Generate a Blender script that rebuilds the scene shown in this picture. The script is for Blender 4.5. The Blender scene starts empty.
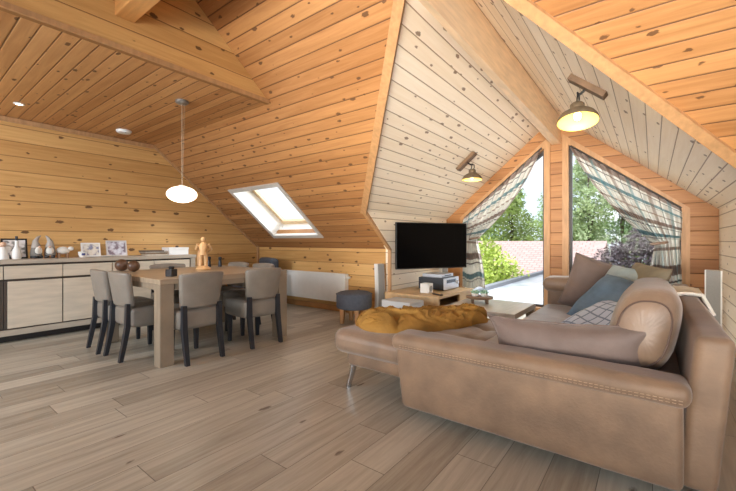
import bpy, bmesh, math, random
from mathutils import Vector, Matrix, noise
random.seed(7)
C = bpy.context.scene.collection
SC = bpy.context.scene
R = math.radians

# ------------------------------------------------------------------ camera, world, light, exposure
YAW, FPX, V0, CAMH = 37.4, 372.2, 241.6, 1.05
cam_d = bpy.data.cameras.new('camera'); cam = bpy.data.objects.new('camera', cam_d); C.objects.link(cam)
cam.location = (0, 0, CAMH); cam.rotation_euler = (R(90), 0, R(YAW))
cam_d.sensor_width = 36; cam_d.lens = 36 * FPX / 736
cam_d.shift_y = (V0 - 245.5) / 736
cam_d.clip_start = 0.05; cam_d.clip_end = 200
SC.camera = cam
SC.view_settings.view_transform = 'Standard'; SC.view_settings.look = 'None'
SC.view_settings.gamma = 1; SC.view_settings.use_curve_mapping = False
SC.view_settings.exposure = 0.62

w = bpy.data.worlds.new('sky'); SC.world = w; w.use_nodes = True
nt = w.node_tree; nt.nodes.clear(); N = nt.nodes.new; L = nt.links.new
out = N('ShaderNodeOutputWorld'); bg = N('ShaderNodeBackground'); tc = N('ShaderNodeTexCoord')
nz = N('ShaderNodeTexNoise'); nz.inputs['Scale'].default_value = 5; nz.inputs['Detail'].default_value = 5
cr = N('ShaderNodeValToRGB'); cr.color_ramp.elements[0].position = .38; cr.color_ramp.elements[0].color = (.74, .85, .98, 1)
cr.color_ramp.elements[1].position = .6; cr.color_ramp.elements[1].color = (.95, .97, 1, 1)
sep = N('ShaderNodeSeparateXYZ'); mr = N('ShaderNodeMapRange')
mr.inputs['From Min'].default_value = .35; mr.inputs['From Max'].default_value = 1.0
mr.inputs['To Min'].default_value = .95; mr.inputs['To Max'].default_value = 2.4
L(tc.outputs['Generated'], nz.inputs['Vector']); L(nz.outputs['Fac'], cr.inputs['Fac']); L(cr.outputs['Color'], bg.inputs['Color'])
L(tc.outputs['Generated'], sep.inputs[0]); L(sep.outputs['Z'], mr.inputs['Value']); L(mr.outputs[0], bg.inputs['Strength'])
L(bg.outputs[0], out.inputs['Surface'])

def area(name, loc, target, sx, sy, power, col=(.76, .88, 1)):
    d = bpy.data.lights.new(name, 'AREA'); d.shape = 'RECTANGLE'; d.size = sx; d.size_y = sy; d.energy = power; d.color = col
    o = bpy.data.objects.new(name, d); C.objects.link(o); o.location = loc
    o.rotation_euler = (Vector(target) - Vector(loc)).to_track_quat('-Z', 'Y').to_euler(); return o
# added fill lamps out of view behind the camera; no windows modelled there
area('fill_right_side', (3.05, -.8, 1.3), (-3, .6, .3), 4.2, 2.0, 72).data.spread = R(120)  # added soft fill inside the closed right wall
area('fill_rear_high', (-1.2, -2.4, 2.4), (-1.6, 1.0, 0), 3.0, 1.4, 54)  # added fill from high behind the camera, aimed at the floor
area('fill_rear_dining', (-4.2, -2.4, 1.9), (-4.9, 2.5, .5), 2.0, 1.4, 135)  # added fill brightening the dining side and left wall
area('fill_rear_dormer', (.2, -3.0, .8), (-1.1, 4.4, 2.4), 3.6, 1.2, 58, (1, .95, .87)).data.spread = R(46)  # added narrow warm fill aimed at the white dormer slopes
# added lamp hidden above the dormer windows, strengthens the sky light coming in
area('fill_over_balcony', (-1.1, 7.5, 3.9), (-1.3, 3.4, .1), 4.6, 1.8, 560, (.86, .94, 1))

# ------------------------------------------------------------------ helpers
def s2l(c): return tuple(((x / 255) / 12.92 if x / 255 <= .04045 else ((x / 255 + .055) / 1.055) ** 2.4) for x in c) + (1,)
MATS = {}
def mat(name, rgb, rough=.6, metal=0, var=0, vscale=12, bump=0, bscale=60, spec=.5, emit=None, estr=0, sheen=0, trans=0, stretch=None):
    if name in MATS: return MATS[name]
    m = bpy.data.materials.new(name); m.use_nodes = True; t = m.node_tree; n = t.nodes; b = n['Principled BSDF']
    c = s2l(rgb); b.inputs['Base Color'].default_value = c
    b.inputs['Roughness'].default_value = rough; b.inputs['Metallic'].default_value = metal; b.inputs['Specular IOR Level'].default_value = spec
    if sheen: b.inputs['Sheen Weight'].default_value = sheen
    if trans: b.inputs['Transmission Weight'].default_value = trans
    if emit: b.inputs['Emission Color'].default_value = s2l(emit); b.inputs['Emission Strength'].default_value = estr
    tcn = n.new('ShaderNodeTexCoord'); vec = tcn.outputs['Object']
    if stretch:
        mp = n.new('ShaderNodeMapping'); mp.inputs['Scale'].default_value = stretch; t.links.new(vec, mp.inputs[0]); vec = mp.outputs[0]
    z = n.new('ShaderNodeTexNoise'); z.inputs['Scale'].default_value = vscale; z.inputs['Detail'].default_value = 6; t.links.new(vec, z.inputs['Vector'])
    r = n.new('ShaderNodeValToRGB'); v = max(var, .02)
    r.color_ramp.elements[0].position = .3; r.color_ramp.elements[1].position = .7
    r.color_ramp.elements[0].color = tuple(x * (1 - v) for x in c[:3]) + (1,); r.color_ramp.elements[1].color = tuple(min(1, x * (1 + v)) for x in c[:3]) + (1,)
    t.links.new(z.outputs['Fac'], r.inputs['Fac']); t.links.new(r.outputs['Color'], b.inputs['Base Color'])
    if bump:
        z2 = n.new('ShaderNodeTexNoise'); z2.inputs['Scale'].default_value = bscale; z2.inputs['Detail'].default_value = 4; t.links.new(vec, z2.inputs['Vector'])
        bp = n.new('ShaderNodeBump'); bp.inputs['Strength'].default_value = bump; bp.inputs['Distance'].default_value = .01 if bscale > 8 else .03
        t.links.new(z2.outputs['Fac'], bp.inputs['Height']); t.links.new(bp.outputs['Normal'], b.inputs['Normal'])
    MATS[name] = m; return m

def math_node(t, op, a, b=None, c=None):
    m = t.nodes.new('ShaderNodeMath'); m.operation = op
    for i, x in enumerate((a, b, c)):
        if x is None: continue
        if isinstance(x, (int, float)): m.inputs[i].default_value = x
        else: t.links.new(x, m.inputs[i])
    return m.outputs[0]

def plank_mat(name, light, dark, joint, width, knot=(80, 48, 25), knots=1.0, tone=.2, rough=.5, length=None, grain=1.0, jw=.035, kscale=(4.2, 8.5), bump=.5, knot_size=.125):
    """boards: the UV map is in metres, U along the board, V across"""
    m = bpy.data.materials.new(name); m.use_nodes = True; t = m.node_tree; n = t.nodes; lk = t.links.new; b = n['Principled BSDF']
    M = lambda op, a, b_=None, c_=None: math_node(t, op, a, b_, c_)
    uv = n.new('ShaderNodeUVMap'); sp = n.new('ShaderNodeSeparateXYZ'); lk(uv.outputs[0], sp.inputs[0]); U, V = sp.outputs[0], sp.outputs[1]
    vv = M('DIVIDE', V, width); row = M('FLOOR', vv); fr = M('FRACT', vv)
    wn = n.new('ShaderNodeTexWhiteNoise'); wn.noise_dimensions = '1D'; lk(row, wn.inputs['W'])
    rnd = wn.outputs['Value']; uo = M('ADD', U, M('MULTIPLY', rnd, 7.3)); tile = rnd
    edge = M('MINIMUM', fr, M('SUBTRACT', 1.0, fr))
    jm = M('LESS_THAN', edge, jw)
    if length:
        ul = M('DIVIDE', uo, length); ur = M('FLOOR', ul); uf = M('FRACT', ul)
        e2 = M('LESS_THAN', M('MINIMUM', uf, M('SUBTRACT', 1.0, uf)), .0016)
        jm = M('MAXIMUM', jm, e2)
        w2 = n.new('ShaderNodeTexWhiteNoise'); w2.noise_dimensions = '2D'; cb = n.new('ShaderNodeCombineXYZ'); lk(row, cb.inputs[0]); lk(ur, cb.inputs[1]); lk(cb.outputs[0], w2.inputs['Vector'])
        tile = w2.outputs['Value']
    # grain
    g = n.new('ShaderNodeCombineXYZ'); lk(M('MULTIPLY', uo, 1.6), g.inputs[0]); lk(M('MULTIPLY', V, 26), g.inputs[1]); lk(M('MULTIPLY', tile, 31), g.inputs[2])
    gn = n.new('ShaderNodeTexNoise'); gn.inputs['Scale'].default_value = 1; gn.inputs['Detail'].default_value = 7; gn.inputs['Roughness'].default_value = .62; gn.inputs['Distortion'].default_value = .6; lk(g.outputs[0], gn.inputs['Vector'])
    fac = M('ADD', M('MULTIPLY', M('SUBTRACT', gn.outputs['Fac'], .5), 1.5 * grain), M('ADD', .5, M('MULTIPLY', M('SUBTRACT', tile, .5), tone * 3)))
    mx = n.new('ShaderNodeMix'); mx.data_type = 'RGBA'; mx.clamp_factor = True
    lk(fac, mx.inputs[0]); mx.inputs[6].default_value = s2l(dark); mx.inputs[7].default_value = s2l(light); col = mx.outputs[2]
    def over(col, f, c):
        x = n.new('ShaderNodeMix'); x.data_type = 'RGBA'; lk(f, x.inputs[0]); lk(col, x.inputs[6]); x.inputs[7].default_value = s2l(c); return x.outputs[2]
    if knots:
        k = n.new('ShaderNodeCombineXYZ'); lk(M('MULTIPLY', uo, kscale[0]), k.inputs[0]); lk(M('MULTIPLY', V, kscale[1]), k.inputs[1])
        dn = n.new('ShaderNodeTexNoise'); dn.inputs['Scale'].default_value = 9; lk(k.outputs[0], dn.inputs['Vector'])
        vo = n.new('ShaderNodeTexVoronoi'); vo.voronoi_dimensions = '2D'; vo.inputs['Scale'].default_value = 1; lk(k.outputs[0], vo.inputs['Vector'])
        cs = n.new('ShaderNodeSeparateColor'); lk(vo.outputs['Color'], cs.inputs[0])
        d = M('ADD', vo.outputs['Distance'], M('MULTIPLY', M('SUBTRACT', dn.outputs['Fac'], .5), .16))
        rad = M('MULTIPLY', M('MAXIMUM', M('SUBTRACT', cs.outputs[0], 1 - .75 * knots), 0.0), knot_size / .6)
        kf = M('MULTIPLY', M('SMOOTH_MIN', M('MAXIMUM', M('DIVIDE', M('SUBTRACT', rad, d), .035), 0.0), 1.0, .1), .85)
        col = over(col, kf, knot)
    col = over(col, M('MULTIPLY', jm, .85), joint)
    lk(col, b.inputs['Base Color']); b.inputs['Roughness'].default_value = rough; b.inputs['Specular IOR Level'].default_value = .4
    bp = n.new('ShaderNodeBump'); bp.inputs['Strength'].default_value = bump; bp.inputs['Distance'].default_value = .006
    h = M('MINIMUM', M('DIVIDE', edge, jw * 2.2), 1.0); h = M('ADD', h, M('MULTIPLY', gn.outputs['Fac'], .08))
    lk(h, bp.inputs['Height']); lk(bp.outputs[0], b.inputs['Normal'])
    MATS[name] = m; return m

class MB:
    def __init__(s): s.bm = bmesh.new(); s.uv = s.bm.loops.layers.uv.new('UVMap')
    def box(s, lo, hi, bev=0, seg=2, mtx=None):
        lo, hi = [min(a, b) for a, b in zip(lo, hi)], [max(a, b) for a, b in zip(lo, hi)]
        r = bmesh.ops.create_cube(s.bm, size=1)['verts']
        for v in r: v.co = Vector([(l + h) / 2 + c * (h - l) for l, h, c in zip(lo, hi, v.co)])
        if bev:
            es = list({e for v in r for e in v.link_edges})
            g = bmesh.ops.bevel(s.bm, geom=es, offset=bev, segments=seg, affect='EDGES', profile=.5, clamp_overlap=True)
            r = list({v for f in g['faces'] for v in f.verts} | {v for v in r if v.is_valid})
        if mtx:
            for v in r: v.co = mtx @ v.co
        return s
    def rbox(s, lo, hi, r, bulge=(0, 0, 0), n=9, noise_amp=0, nscale=6, mtx=None, taper=None):
        lo, hi = Vector(lo), Vector(hi); c = (lo + hi) / 2; h = (hi - lo) / 2; r = min(r, *h)
        def ts(hh):
            e = [-1 + (1 - math.cos(k * math.pi / 8)) * r / hh * 1.0 for k in range(0, 5)]
            mid = [-(1 - r / hh) + 2 * (1 - r / hh) * k / n for k in range(1, n)]
            return sorted(set([round(x, 5) for x in e + mid + [-x for x in e]]))
        T = [ts(h[i]) for i in range(3)]; vs = {}
        def vert(p):
            k = tuple(round(x, 5) for x in p)
            if k in vs: return vs[k]
            q = Vector((p[0] * h[0], p[1] * h[1], p[2] * h[2])); inn = Vector([max(-(h[i] - r), min(h[i] - r, q[i])) for i in range(3)])
            d = q - inn
            if d.length > 1e-9: q = inn + d.normalized() * r
            for i in range(3):
                j, l = (i + 1) % 3, (i + 2) % 3
                if bulge[i]: q[i] += bulge[i] * p[i] * max(0, 1 - p[j] ** 2) ** .7 * max(0, 1 - p[l] ** 2) ** .7
            q = q + c
            if noise_amp:
                q = q + noise.noise_vector(q * nscale) * noise_amp
            if taper: q = taper(q)
            if mtx: q = mtx @ q
            vs[k] = s.bm.verts.new(q); return vs[k]
        for i in range(3):
            a, b = (i + 1) % 3, (i + 2) % 3
            for sg in (-1, 1):
                for x0, x1 in zip(T[a], T[a][1:]):
                    for y0, y1 in zip(T[b], T[b][1:]):
                        q = []
                        for x, y in ((x0, y0), (x1, y0), (x1, y1), (x0, y1)):
                            p = [0, 0, 0]; p[i] = sg; p[a] = x; p[b] = y; q.append(vert(p))
                        if sg < 0: q.reverse()
                        if len(set(q)) == 4:
                            try: s.bm.faces.new(q)
                            except ValueError: pass
        return s
    def tube(s, pts, rad, seg=8, cap=True):
        pts = [Vector(p) for p in pts]; rad = rad if isinstance(rad, (list, tuple)) else [rad] * len(pts); rings = []; prev = None
        for i, p in enumerate(pts):
            d = (pts[min(i + 1, len(pts) - 1)] - pts[max(i - 1, 0)]).normalized()
            u = prev - d * prev.dot(d) if prev else d.orthogonal()
            u.normalize(); prev = u; v = d.cross(u)
            rings.append([s.bm.verts.new(p + (u * math.cos(2 * math.pi * k / seg) + v * math.sin(2 * math.pi * k / seg)) * rad[i]) for k in range(seg)])
        for a, b in zip(rings, rings[1:]):
            for k in range(seg): s.bm.faces.new((a[k], a[(k + 1) % seg], b[(k + 1) % seg], b[k]))
        if cap: s.bm.faces.new(rings[0][::-1]); s.bm.faces.new(rings[-1])
        return s
    def bar(s, pts, sx, sy, side=(1, 0, 0)):
        """square-section bar through pts, sections horizontal; sx, sy lists or numbers"""
        n = len(pts); sx = sx if isinstance(sx, (list, tuple)) else [sx] * n; sy = sy if isinstance(sy, (list, tuple)) else [sy] * n
        rings = [[s.bm.verts.new(Vector(p) + Vector((a * sx[i] / 2, b * sy[i] / 2, 0))) for a, b in ((-1, -1), (1, -1), (1, 1), (-1, 1))] for i, p in enumerate(pts)]
        for a, b in zip(rings, rings[1:]):
            for k in range(4): s.bm.faces.new((a[k], a[(k + 1) % 4], b[(k + 1) % 4], b[k]))
        s.bm.faces.new(rings[0][::-1]); s.bm.faces.new(rings[-1]); return s
    def lathe(s, prof, c=(0, 0, 0), seg=24, mtx=None, sq=(1, 1)):
        c = Vector(c); rings = []; new = []
        for r, z in prof:
            if r < 1e-5: ring = [s.bm.verts.new(c + Vector((0, 0, z)))]
            else: ring = [s.bm.verts.new(c + Vector((r * sq[0] * math.cos(2 * math.pi * k / seg), r * sq[1] * math.sin(2 * math.pi * k / seg), z))) for k in range(seg)]
            rings.append(ring); new += ring
        for a, b in zip(rings, rings[1:]):
            for k in range(seg):
                k2 = (k + 1) % seg
                q = [a[k % len(a)], a[k2 % len(a)], b[k2 % len(b)], b[k % len(b)]]; q2 = []
                for x in q:
                    if x not in q2: q2.append(x)
                if len(q2) > 2: s.bm.faces.new(q2)
        if len(rings[0]) > 1: s.bm.faces.new(rings[0][::-1])
        if len(rings[-1]) > 1: s.bm.faces.new(rings[-1])
        if mtx:
            for v in new: v.co = mtx @ v.co
        return s
    def ball(s, c, r, seg=14, rings=8, sc=(1, 1, 1), mtx=None):
        pr = [(r * math.sin(math.pi * i / rings), -r * math.cos(math.pi * i / rings)) for i in range(rings + 1)]
        v0 = len(s.bm.verts); s.lathe([(a, b * sc[2]) for a, b in pr], c, seg, mtx, (sc[0], sc[1])); return s
    def prism(s, pts, off):
        """closed polygon pts extruded by the vector off"""
        off = Vector(off); a = [s.bm.verts.new(Vector(p)) for p in pts]; b = [s.bm.verts.new(Vector(p) + off) for p in pts]; n = len(pts)
        s.bm.faces.new(a[::-1]); s.bm.faces.new(b)
        for i in range(n): s.bm.faces.new((a[i], a[(i + 1) % n], b[(i + 1) % n], b[i]))
        return s
    def grid(s, fn, nu, nv, uvs=(1, 1)):
        g = [[s.bm.verts.new(fn(i / nu, j / nv)) for j in range(nv + 1)] for i in range(nu + 1)]
        for i in range(nu):
            for j in range(nv):
                f = s.bm.faces.new((g[i][j], g[i + 1][j], g[i + 1][j + 1], g[i][j + 1]))
                for l, (a, b) in zip(f.loops, ((i, j), (i + 1, j), (i + 1, j + 1), (i, j + 1))): l[s.uv].uv = (a / nu * uvs[0], b / nv * uvs[1])
        return s
    def pillow(s, w, h, t, n=14, amp=.01, sc=5, seed=0, ears=.08, mtx=None):
        """stuffed cushion in the local XZ plane, centre at origin"""
        def P(sg):
            def fn(a, b):
                x, z = a * 2 - 1, b * 2 - 1
                pin = 1 - ears * (1 - z * z) if True else 1
                pin2 = 1 - ears * (1 - x * x)
                th = (max(0, 1 - abs(x) ** 2.6) * max(0, 1 - abs(z) ** 2.6)) ** .5
                p = Vector((x * w / 2 * pin, sg * t / 2 * th, z * h / 2 * pin2))
                p += noise.noise_vector(p * sc + Vector((seed, seed * 2, 0))) * amp * (.3 + th)
                return mtx @ p if mtx else p
            return fn
        s.grid(P(-1), n, n, (w, h)); s.grid(P(1), n, n, (w, h))
        bmesh.ops.remove_doubles(s.bm, verts=s.bm.verts, dist=1e-4); return s
    def planar_uv(s, ud, vd, o=(0, 0, 0)):
        ud, vd, o = Vector(ud), Vector(vd), Vector(o)
        for f in s.bm.faces:
            for l in f.loops: l[s.uv].uv = ((l.vert.co - o).dot(ud), (l.vert.co - o).dot(vd))
        return s
    def build(s, name, m, parent=None, smooth=False, loc=None, rot=None, kind=None):
        bmesh.ops.recalc_face_normals(s.bm, faces=s.bm.faces)
        me = bpy.data.meshes.new(name); s.bm.to_mesh(me); s.bm.free()
        me.materials.append(m)
        if smooth:
            for p in me.polygons: p.use_smooth = True
            try: me.set_sharp_from_angle(angle=R(42))
            except Exception: pass
        o = bpy.data.objects.new(name, me); C.objects.link(o)
        if parent: o.parent = parent
        if loc is not None: o.location = loc
        if rot is not None: o.rotation_euler = rot
        if kind: o['kind'] = kind
        return o

def tag(o, label, cat, group=None):
    o['label'] = label; o['category'] = cat
    if group: o['group'] = group
    return o
def thing(name, label, cat, loc=(0, 0, 0), rotz=0, group=None):
    o = bpy.data.objects.new(name, None); C.objects.link(o); o.location = loc; o.rotation_euler = (0, 0, R(rotz)); o.empty_display_size = .1
    return tag(o, label, cat, group)
def dup(root, loc, rotz, label, group=None):
    r = root.copy(); C.objects.link(r); r.location = loc; r.rotation_euler = (0, 0, R(rotz)); r['label'] = label
    if group: r['group'] = group
    for ch in list(root.children):
        c = ch.copy(); C.objects.link(c); c.parent = r
        for g in ch.children:
            d = g.copy(); C.objects.link(d); d.parent = c
    return r
def euler(rx=0, ry=0, rz=0): return Matrix.Rotation(R(rz), 4, 'Z') @ Matrix.Rotation(R(ry), 4, 'Y') @ Matrix.Rotation(R(rx), 4, 'X')
def at(loc, rx=0, ry=0, rz=0): return Matrix.Translation(loc) @ euler(rx, ry, rz)

# ------------------------------------------------------------------ the room
YK, XL, ZK, TS, ZC, XF = 4.197, -5.746, .949, .83, 2.449, -3.08
XC, XR, ZE, TD, YG = -2.806, .616, 1.416, .842, 5.875
XM = (XC + XR) / 2; ZR = ZE + TD * (XM - XC)
XB, YB = 3.2, -3.9          # room's far right gable and the rear knee wall
ys = lambda z: YK - (z - ZK) / TS
YR = (YK + YB) / 2; ZTOP = ZK + TS * (YK - YR)
CS = 1 / math.sqrt(1 + TS * TS); UPM = Vector((0, -CS, TS * CS)); CD = 1 / math.sqrt(1 + TD * TD)

pine = plank_mat('pine_boards', (194, 142, 90), (150, 100, 56), (88, 56, 33), .118)
pine_dark = plank_mat('pine_boards_flat_ceiling', (208, 158, 104), (166, 114, 66), (98, 64, 38), .105)
pine_wall = plank_mat('pine_log_cladding', (222, 176, 112), (188, 138, 78), (132, 88, 48), .168, jw=.022, kscale=(3.6, 6.6))
pine_gable = plank_mat('pine_gable_cladding', (186, 134, 84), (150, 99, 57), (92, 58, 34), .168, jw=.028, kscale=(2.6, 5.5), knots=.8)
white_pine = plank_mat('whitewashed_boards', (246, 232, 212), (232, 212, 184), (150, 122, 94), .118, knot=(120, 92, 68), tone=.14, kscale=(3.4, 8.0), rough=.55)
white_wall = plank_mat('whitewashed_cladding', (244, 230, 210), (230, 212, 186), (160, 136, 110), .15, knot=(126, 98, 74), tone=.14, knots=.8)
floor_m = plank_mat('grey_oak_floor', (192, 184, 167), (142, 132, 116), (98, 90, 80), .192, knot=(96, 78, 62), knots=.55, tone=.24, rough=.34, length=1.29, jw=.008, grain=1.25, kscale=(1.6, 4), bump=.25, knot_size=.12)
trim_m = mat('pine_trim', (182, 138, 94), .5, var=.16, vscale=5, stretch=(6, 6, 1))
beam_m = mat('pale_pine_beam', (230, 198, 160), .55, var=.12, vscale=4, stretch=(8, 1, 8))

def struct(name, mb, m, smooth=False): return mb.build(name, m, smooth=smooth, kind='structure')
def slab(name, outer, holes, off, m, ud, vd, o=(0, 0, 0)):
    """flat polygon with holes, thickened by the vector off (away from the room)"""
    mb = MB(); bm = mb.bm; edges = []
    for loop in [outer] + holes:
        vs = [bm.verts.new(Vector(p)) for p in loop]
        edges += [bm.edges.new((vs[i], vs[(i + 1) % len(vs)])) for i in range(len(vs))]
    bmesh.ops.triangle_fill(bm, edges=edges, use_beauty=True)
    fs = list(bm.faces); bmesh.ops.recalc_face_normals(bm, faces=fs)
    g = bmesh.ops.extrude_face_region(bm, geom=fs, use_keep_orig=True)
    for v in [x for x in g['geom'] if isinstance(x, bmesh.types.BMVert)]: v.co += Vector(off)
    mb.planar_uv(ud, vd, o); return struct(name, mb, m)

mb = MB(); mb.box((XL - .15, YB - .15, -.12), (XB + .15, YG + .05, 0)); mb.planar_uv((0, 1, 0), (1, 0, 0)); struct('floor', mb, floor_m)
# left gable wall behind the sideboard
slab('wall_left', [(XL, YB, 0), (XL, YK, 0), (XL, YK, ZK), (XL, ys(ZC + .12), ZC + .12), (XL, 2 * YR - ys(ZC + .12), ZC + .12), (XL, YB, ZK)], [], (-.12, 0, 0), pine_wall, (0, 1, 0), (0, 0, 1))
# far knee wall, left and right of the dormer
slab('wall_far', [(XL - .12, YK, 0), (XC, YK, 0), (XC, YK, ZK + .02), (XL - .12, YK, ZK + .02)], [], (0, .1, 0), pine_wall, (1, 0, 0), (0, 0, 1), (0, 0, .06))
slab('wall_far_right', [(XR, YK, 0), (XB + .12, YK, 0), (XB + .12, YK, ZK + .02), (XR, YK, ZK + .02)], [], (0, .1, 0), pine_wall, (1, 0, 0), (0, 0, 1), (0, 0, .06))
# dormer cheeks and end wall
yE = ys(ZE)
XCi = XC + .006; XRi = XR - .006
slab('wall_dormer_left', [(XCi, YK - .004, 0), (XCi, YG, 0), (XCi, YG, ZE + .03), (XCi, yE, ZE + .03), (XCi, YK - .004, ZK)], [], (-.1, 0, 0), white_wall, (0, 1, 0), (0, 0, 1))
slab('wall_dormer_right', [(XRi, YK - .004, 0), (XRi, YG, 0), (XRi, YG, ZE + .03), (XRi, yE, ZE + .03), (XRi, YK - .004, ZK)], [], (.1, 0, 0), white_wall, (0, 1, 0), (0, 0, 1))
WL = [(-2.47, .08), (-1.25, .08), (-1.25, 2.415), (-2.47, 1.415)]
WR = [(2 * XM - x, z) for x, z in WL]
G = lambda P, y=YG: [(x, y, z) for x, z in P]
slab('wall_dormer_end', G([(XC - .1, 0), (XR + .1, 0), (XR + .1, ZE + .02), (XM, ZR + .1), (XC - .1, ZE + .02)]), [G(WL), G(WR)], (0, .2, 0), pine_gable, (1, 0, 0), (0, 0, 1))
# main roof slope with the dormer opening and the roof window
SX0, SX1, SY0, SY1 = -4.97, -3.94, 3.19, 3.95
zs = lambda y: ZK + TS * (YK - y)
main = [(XL - .12, YK, ZK), (XC, YK, ZK), (XC, yE, ZE), (XM, ys(ZR), ZR), (XR, yE, ZE), (XR, YK, ZK), (XB + .12, YK, ZK), (XB + .12, YR, ZTOP), (XL - .12, YR, ZTOP)]
hole = [(SX0, SY0, zs(SY0)), (SX1, SY0, zs(SY0)), (SX1, SY1, zs(SY1)), (SX0, SY1, zs(SY1))]
nm = Vector((0, TS * CS, CS))
slab('ceiling_slope', main, [hole], nm * .12, pine, (1, 0, 0), UPM)
slab('ceiling_slope_rear', [(XL - .12, YB, ZK), (XB + .12, YB, ZK), (XB + .12, YR, ZTOP), (XL - .12, YR, ZTOP)], [], Vector((0, -TS * CS, CS)) * .12, pine, (1, 0, 0), (0, CS, TS * CS))
slab('wall_rear', [(XL - .12, YB, 0), (XB + .12, YB, 0), (XB + .12, YB, ZK), (XL - .12, YB, ZK)], [], (0, -.1, 0), pine_wall, (1, 0, 0), (0, 0, 1))
slab('wall_right', [(XB, YB, 0), (XB, YK, 0), (XB, YK, ZK), (XB, YR, ZTOP), (XB, YB, ZK)], [], (.12, 0, 0), pine_wall, (0, 1, 0), (0, 0, 1))
# flat dining ceiling and the boarded face that rises from its edge
slab('ceiling', [(XL, ys(ZC), ZC), (XF, ys(ZC), ZC), (XF, 2 * YR - ys(ZC), ZC), (XL, 2 * YR - ys(ZC), ZC)], [], (0, 0, .05), pine_dark, (1, 0, 0), (0, 1, 0))
slab('wall_gallery', [(XF + .004, ys(ZC) + .02, ZC - .003), (XF + .004, YR, ZTOP), (XF + .004, 2 * YR - ys(ZC), ZC - .003)], [], (-.05, 0, 0), pine_wall, (0, 1, 0), (0, 0, 1), (0, 0, ZC))
# dormer slopes: ridge from the gable back to the valley apex
for sg, nme in ((-1, 'ceiling_dormer_left'), (1, 'ceiling_dormer_right')):
    xe = XC if sg < 0 else XR
    slab(nme, [(xe, YG + .05, ZE), (xe, yE, ZE), (XM, ys(ZR), ZR), (XM, YG + .05, ZR)], [], Vector((sg * TD * CD, 0, CD)) * .1, white_pine, (0, 1, 0), (-sg * CD, 0, TD * CD))

def trimbar(name, a, b, wd, th, up, m=trim_m):
    """rectangular bar from a to b, wd across, th along the direction up"""
    a, b, up = Vector(a), Vector(b), Vector(up).normalized(); d = (b - a).normalized(); s = d.cross(up).normalized(); up = s.cross(d)
    mb = MB(); mb.prism([a + s * wd / 2, a - s * wd / 2, a - s * wd / 2 + up * th, a + s * wd / 2 + up * th], b - a)
    return struct(name, mb, m)
# boards along the valleys (into the room)
apex = Vector((XM, ys(ZR), ZR)); dn = -nm
for k, xe in ((1, XC), (2, XR)):
    e = Vector((xe, yE, ZE)); side = Vector((-1 if k == 1 else 1, 0, 0)) * .035
    trimbar('trim_%d' % k, e + side + dn * -.01, apex + side + dn * -.01, .075 if k == 1 else .07, .045, dn)
trimbar('trim_3', (XC - .02, yE, ZE), (XC - .02, YK, ZK), .045, .03, dn)
trimbar('trim_4', (XC - .02, YK - .0, 0), (XC - .02, YK, ZK + .03), .045, .03, (0, -1, 0))
trimbar('trim_5', (XL + .02, YK - .001, 0), (XL + .02, YK - .001, ZK), .04, .03, (0, -1, 0))
trimbar('trim_6', (XL + .001, YK, ZK), (XL + .001, ys(ZC), ZC), .05, .03, (1, 0, 0))
trimbar('trim_7', (XL + .001, YB + 1, ZC - .03), (XL + .001, ys(ZC), ZC - .03), .05, .025, (1, 0, 0))
trimbar('trim_8', (XF + .001, -2.2, ZC + .012), (XF + .001, ys(ZC) + .0, ZC + .012), .035, .02, (1, 0, 0))
base_m = mat('baseboard_wood', (178, 128, 78), .5, var=.15, vscale=5)
mb = MB(); mb.box((XL, YK - .018, 0), (XC, YK, .085), .004); struct('baseboard_far', mb, base_m)
mb = MB(); mb.box((XL, YB, 0), (XL + .018, YK - .02, .085), .004); struct('baseboard_left', mb, base_m)
mb = MB(); mb.box((XC, YK, 0), (XC + .018, YG, .085), .004); struct('baseboard_dormer_left', mb, base_m)
mb = MB(); mb.box((XR - .018, YK, 0), (XR, YG, .085), .004); struct('baseboard_dormer_right', mb, base_m)

# ridge beam of the dormer, landing on the post between the windows
mb = MB(); mb.prism([(-1.155, YG, 2.445), (-1.035, YG, 2.445), (-1.035, YG, ZR), (-1.155, YG, ZR)], (0, ys(ZR) - .03 - YG, 0))
for v in mb.bm.verts:
    if v.co.y < 3 and v.co.x < -1.1: v.co.x = -1.075
struct("beam", mb, beam_m)
# purlin that leaves the gallery face towards the photographer
mb = MB(); mb.box((XF, 1.02, 2.68), (XB, 1.15, 2.93), .008); struct('beam_purlin', mb, mat('pine_purlin', (214, 158, 96), .5, var=.14, vscale=4, stretch=(1, 8, 8)))

# windows of the dormer
frame_dark = mat('dark_window_frame', (62, 58, 56), .45)
glass = bpy.data.materials.new('window_glass'); glass.use_nodes = True
t = glass.node_tree; t.nodes.remove(t.nodes['Principled BSDF']); gl = t.nodes.new('ShaderNodeBsdfGlossy'); gl.inputs['Roughness'].default_value = .02
tr = t.nodes.new('ShaderNodeBsdfTransparent'); tr.inputs[0].default_value = (.97, .98, .98, 1); ms = t.nodes.new('ShaderNodeMixShader'); ms.inputs[0].default_value = .002
t.links.new(tr.outputs[0], ms.inputs[1]); t.links.new(gl.outputs[0], ms.inputs[2]); t.links.new(ms.outputs[0], t.nodes['Material Output'].inputs[0])
def inset(P, d):
    c = [sum(p[i] for p in P) / len(P) for i in (0, 1)]; res = []; n = len(P)
    for i in range(n):
        p0, p1, p2 = Vector(P[i - 1]), Vector(P[i]), Vector(P[(i + 1) % n])
        e1, e2 = (p1 - p0).normalized(), (p2 - p1).normalized()
        n1, n2 = Vector((-e1.y, e1.x)), Vector((-e2.y, e2.x))
        if n1.dot(Vector(c) - p1) < 0: n1, n2 = -n1, -n2
        k = (n1 + n2) / (1 + n1.dot(n2)); res.append(tuple(p1 + k * d))
    return res
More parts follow.
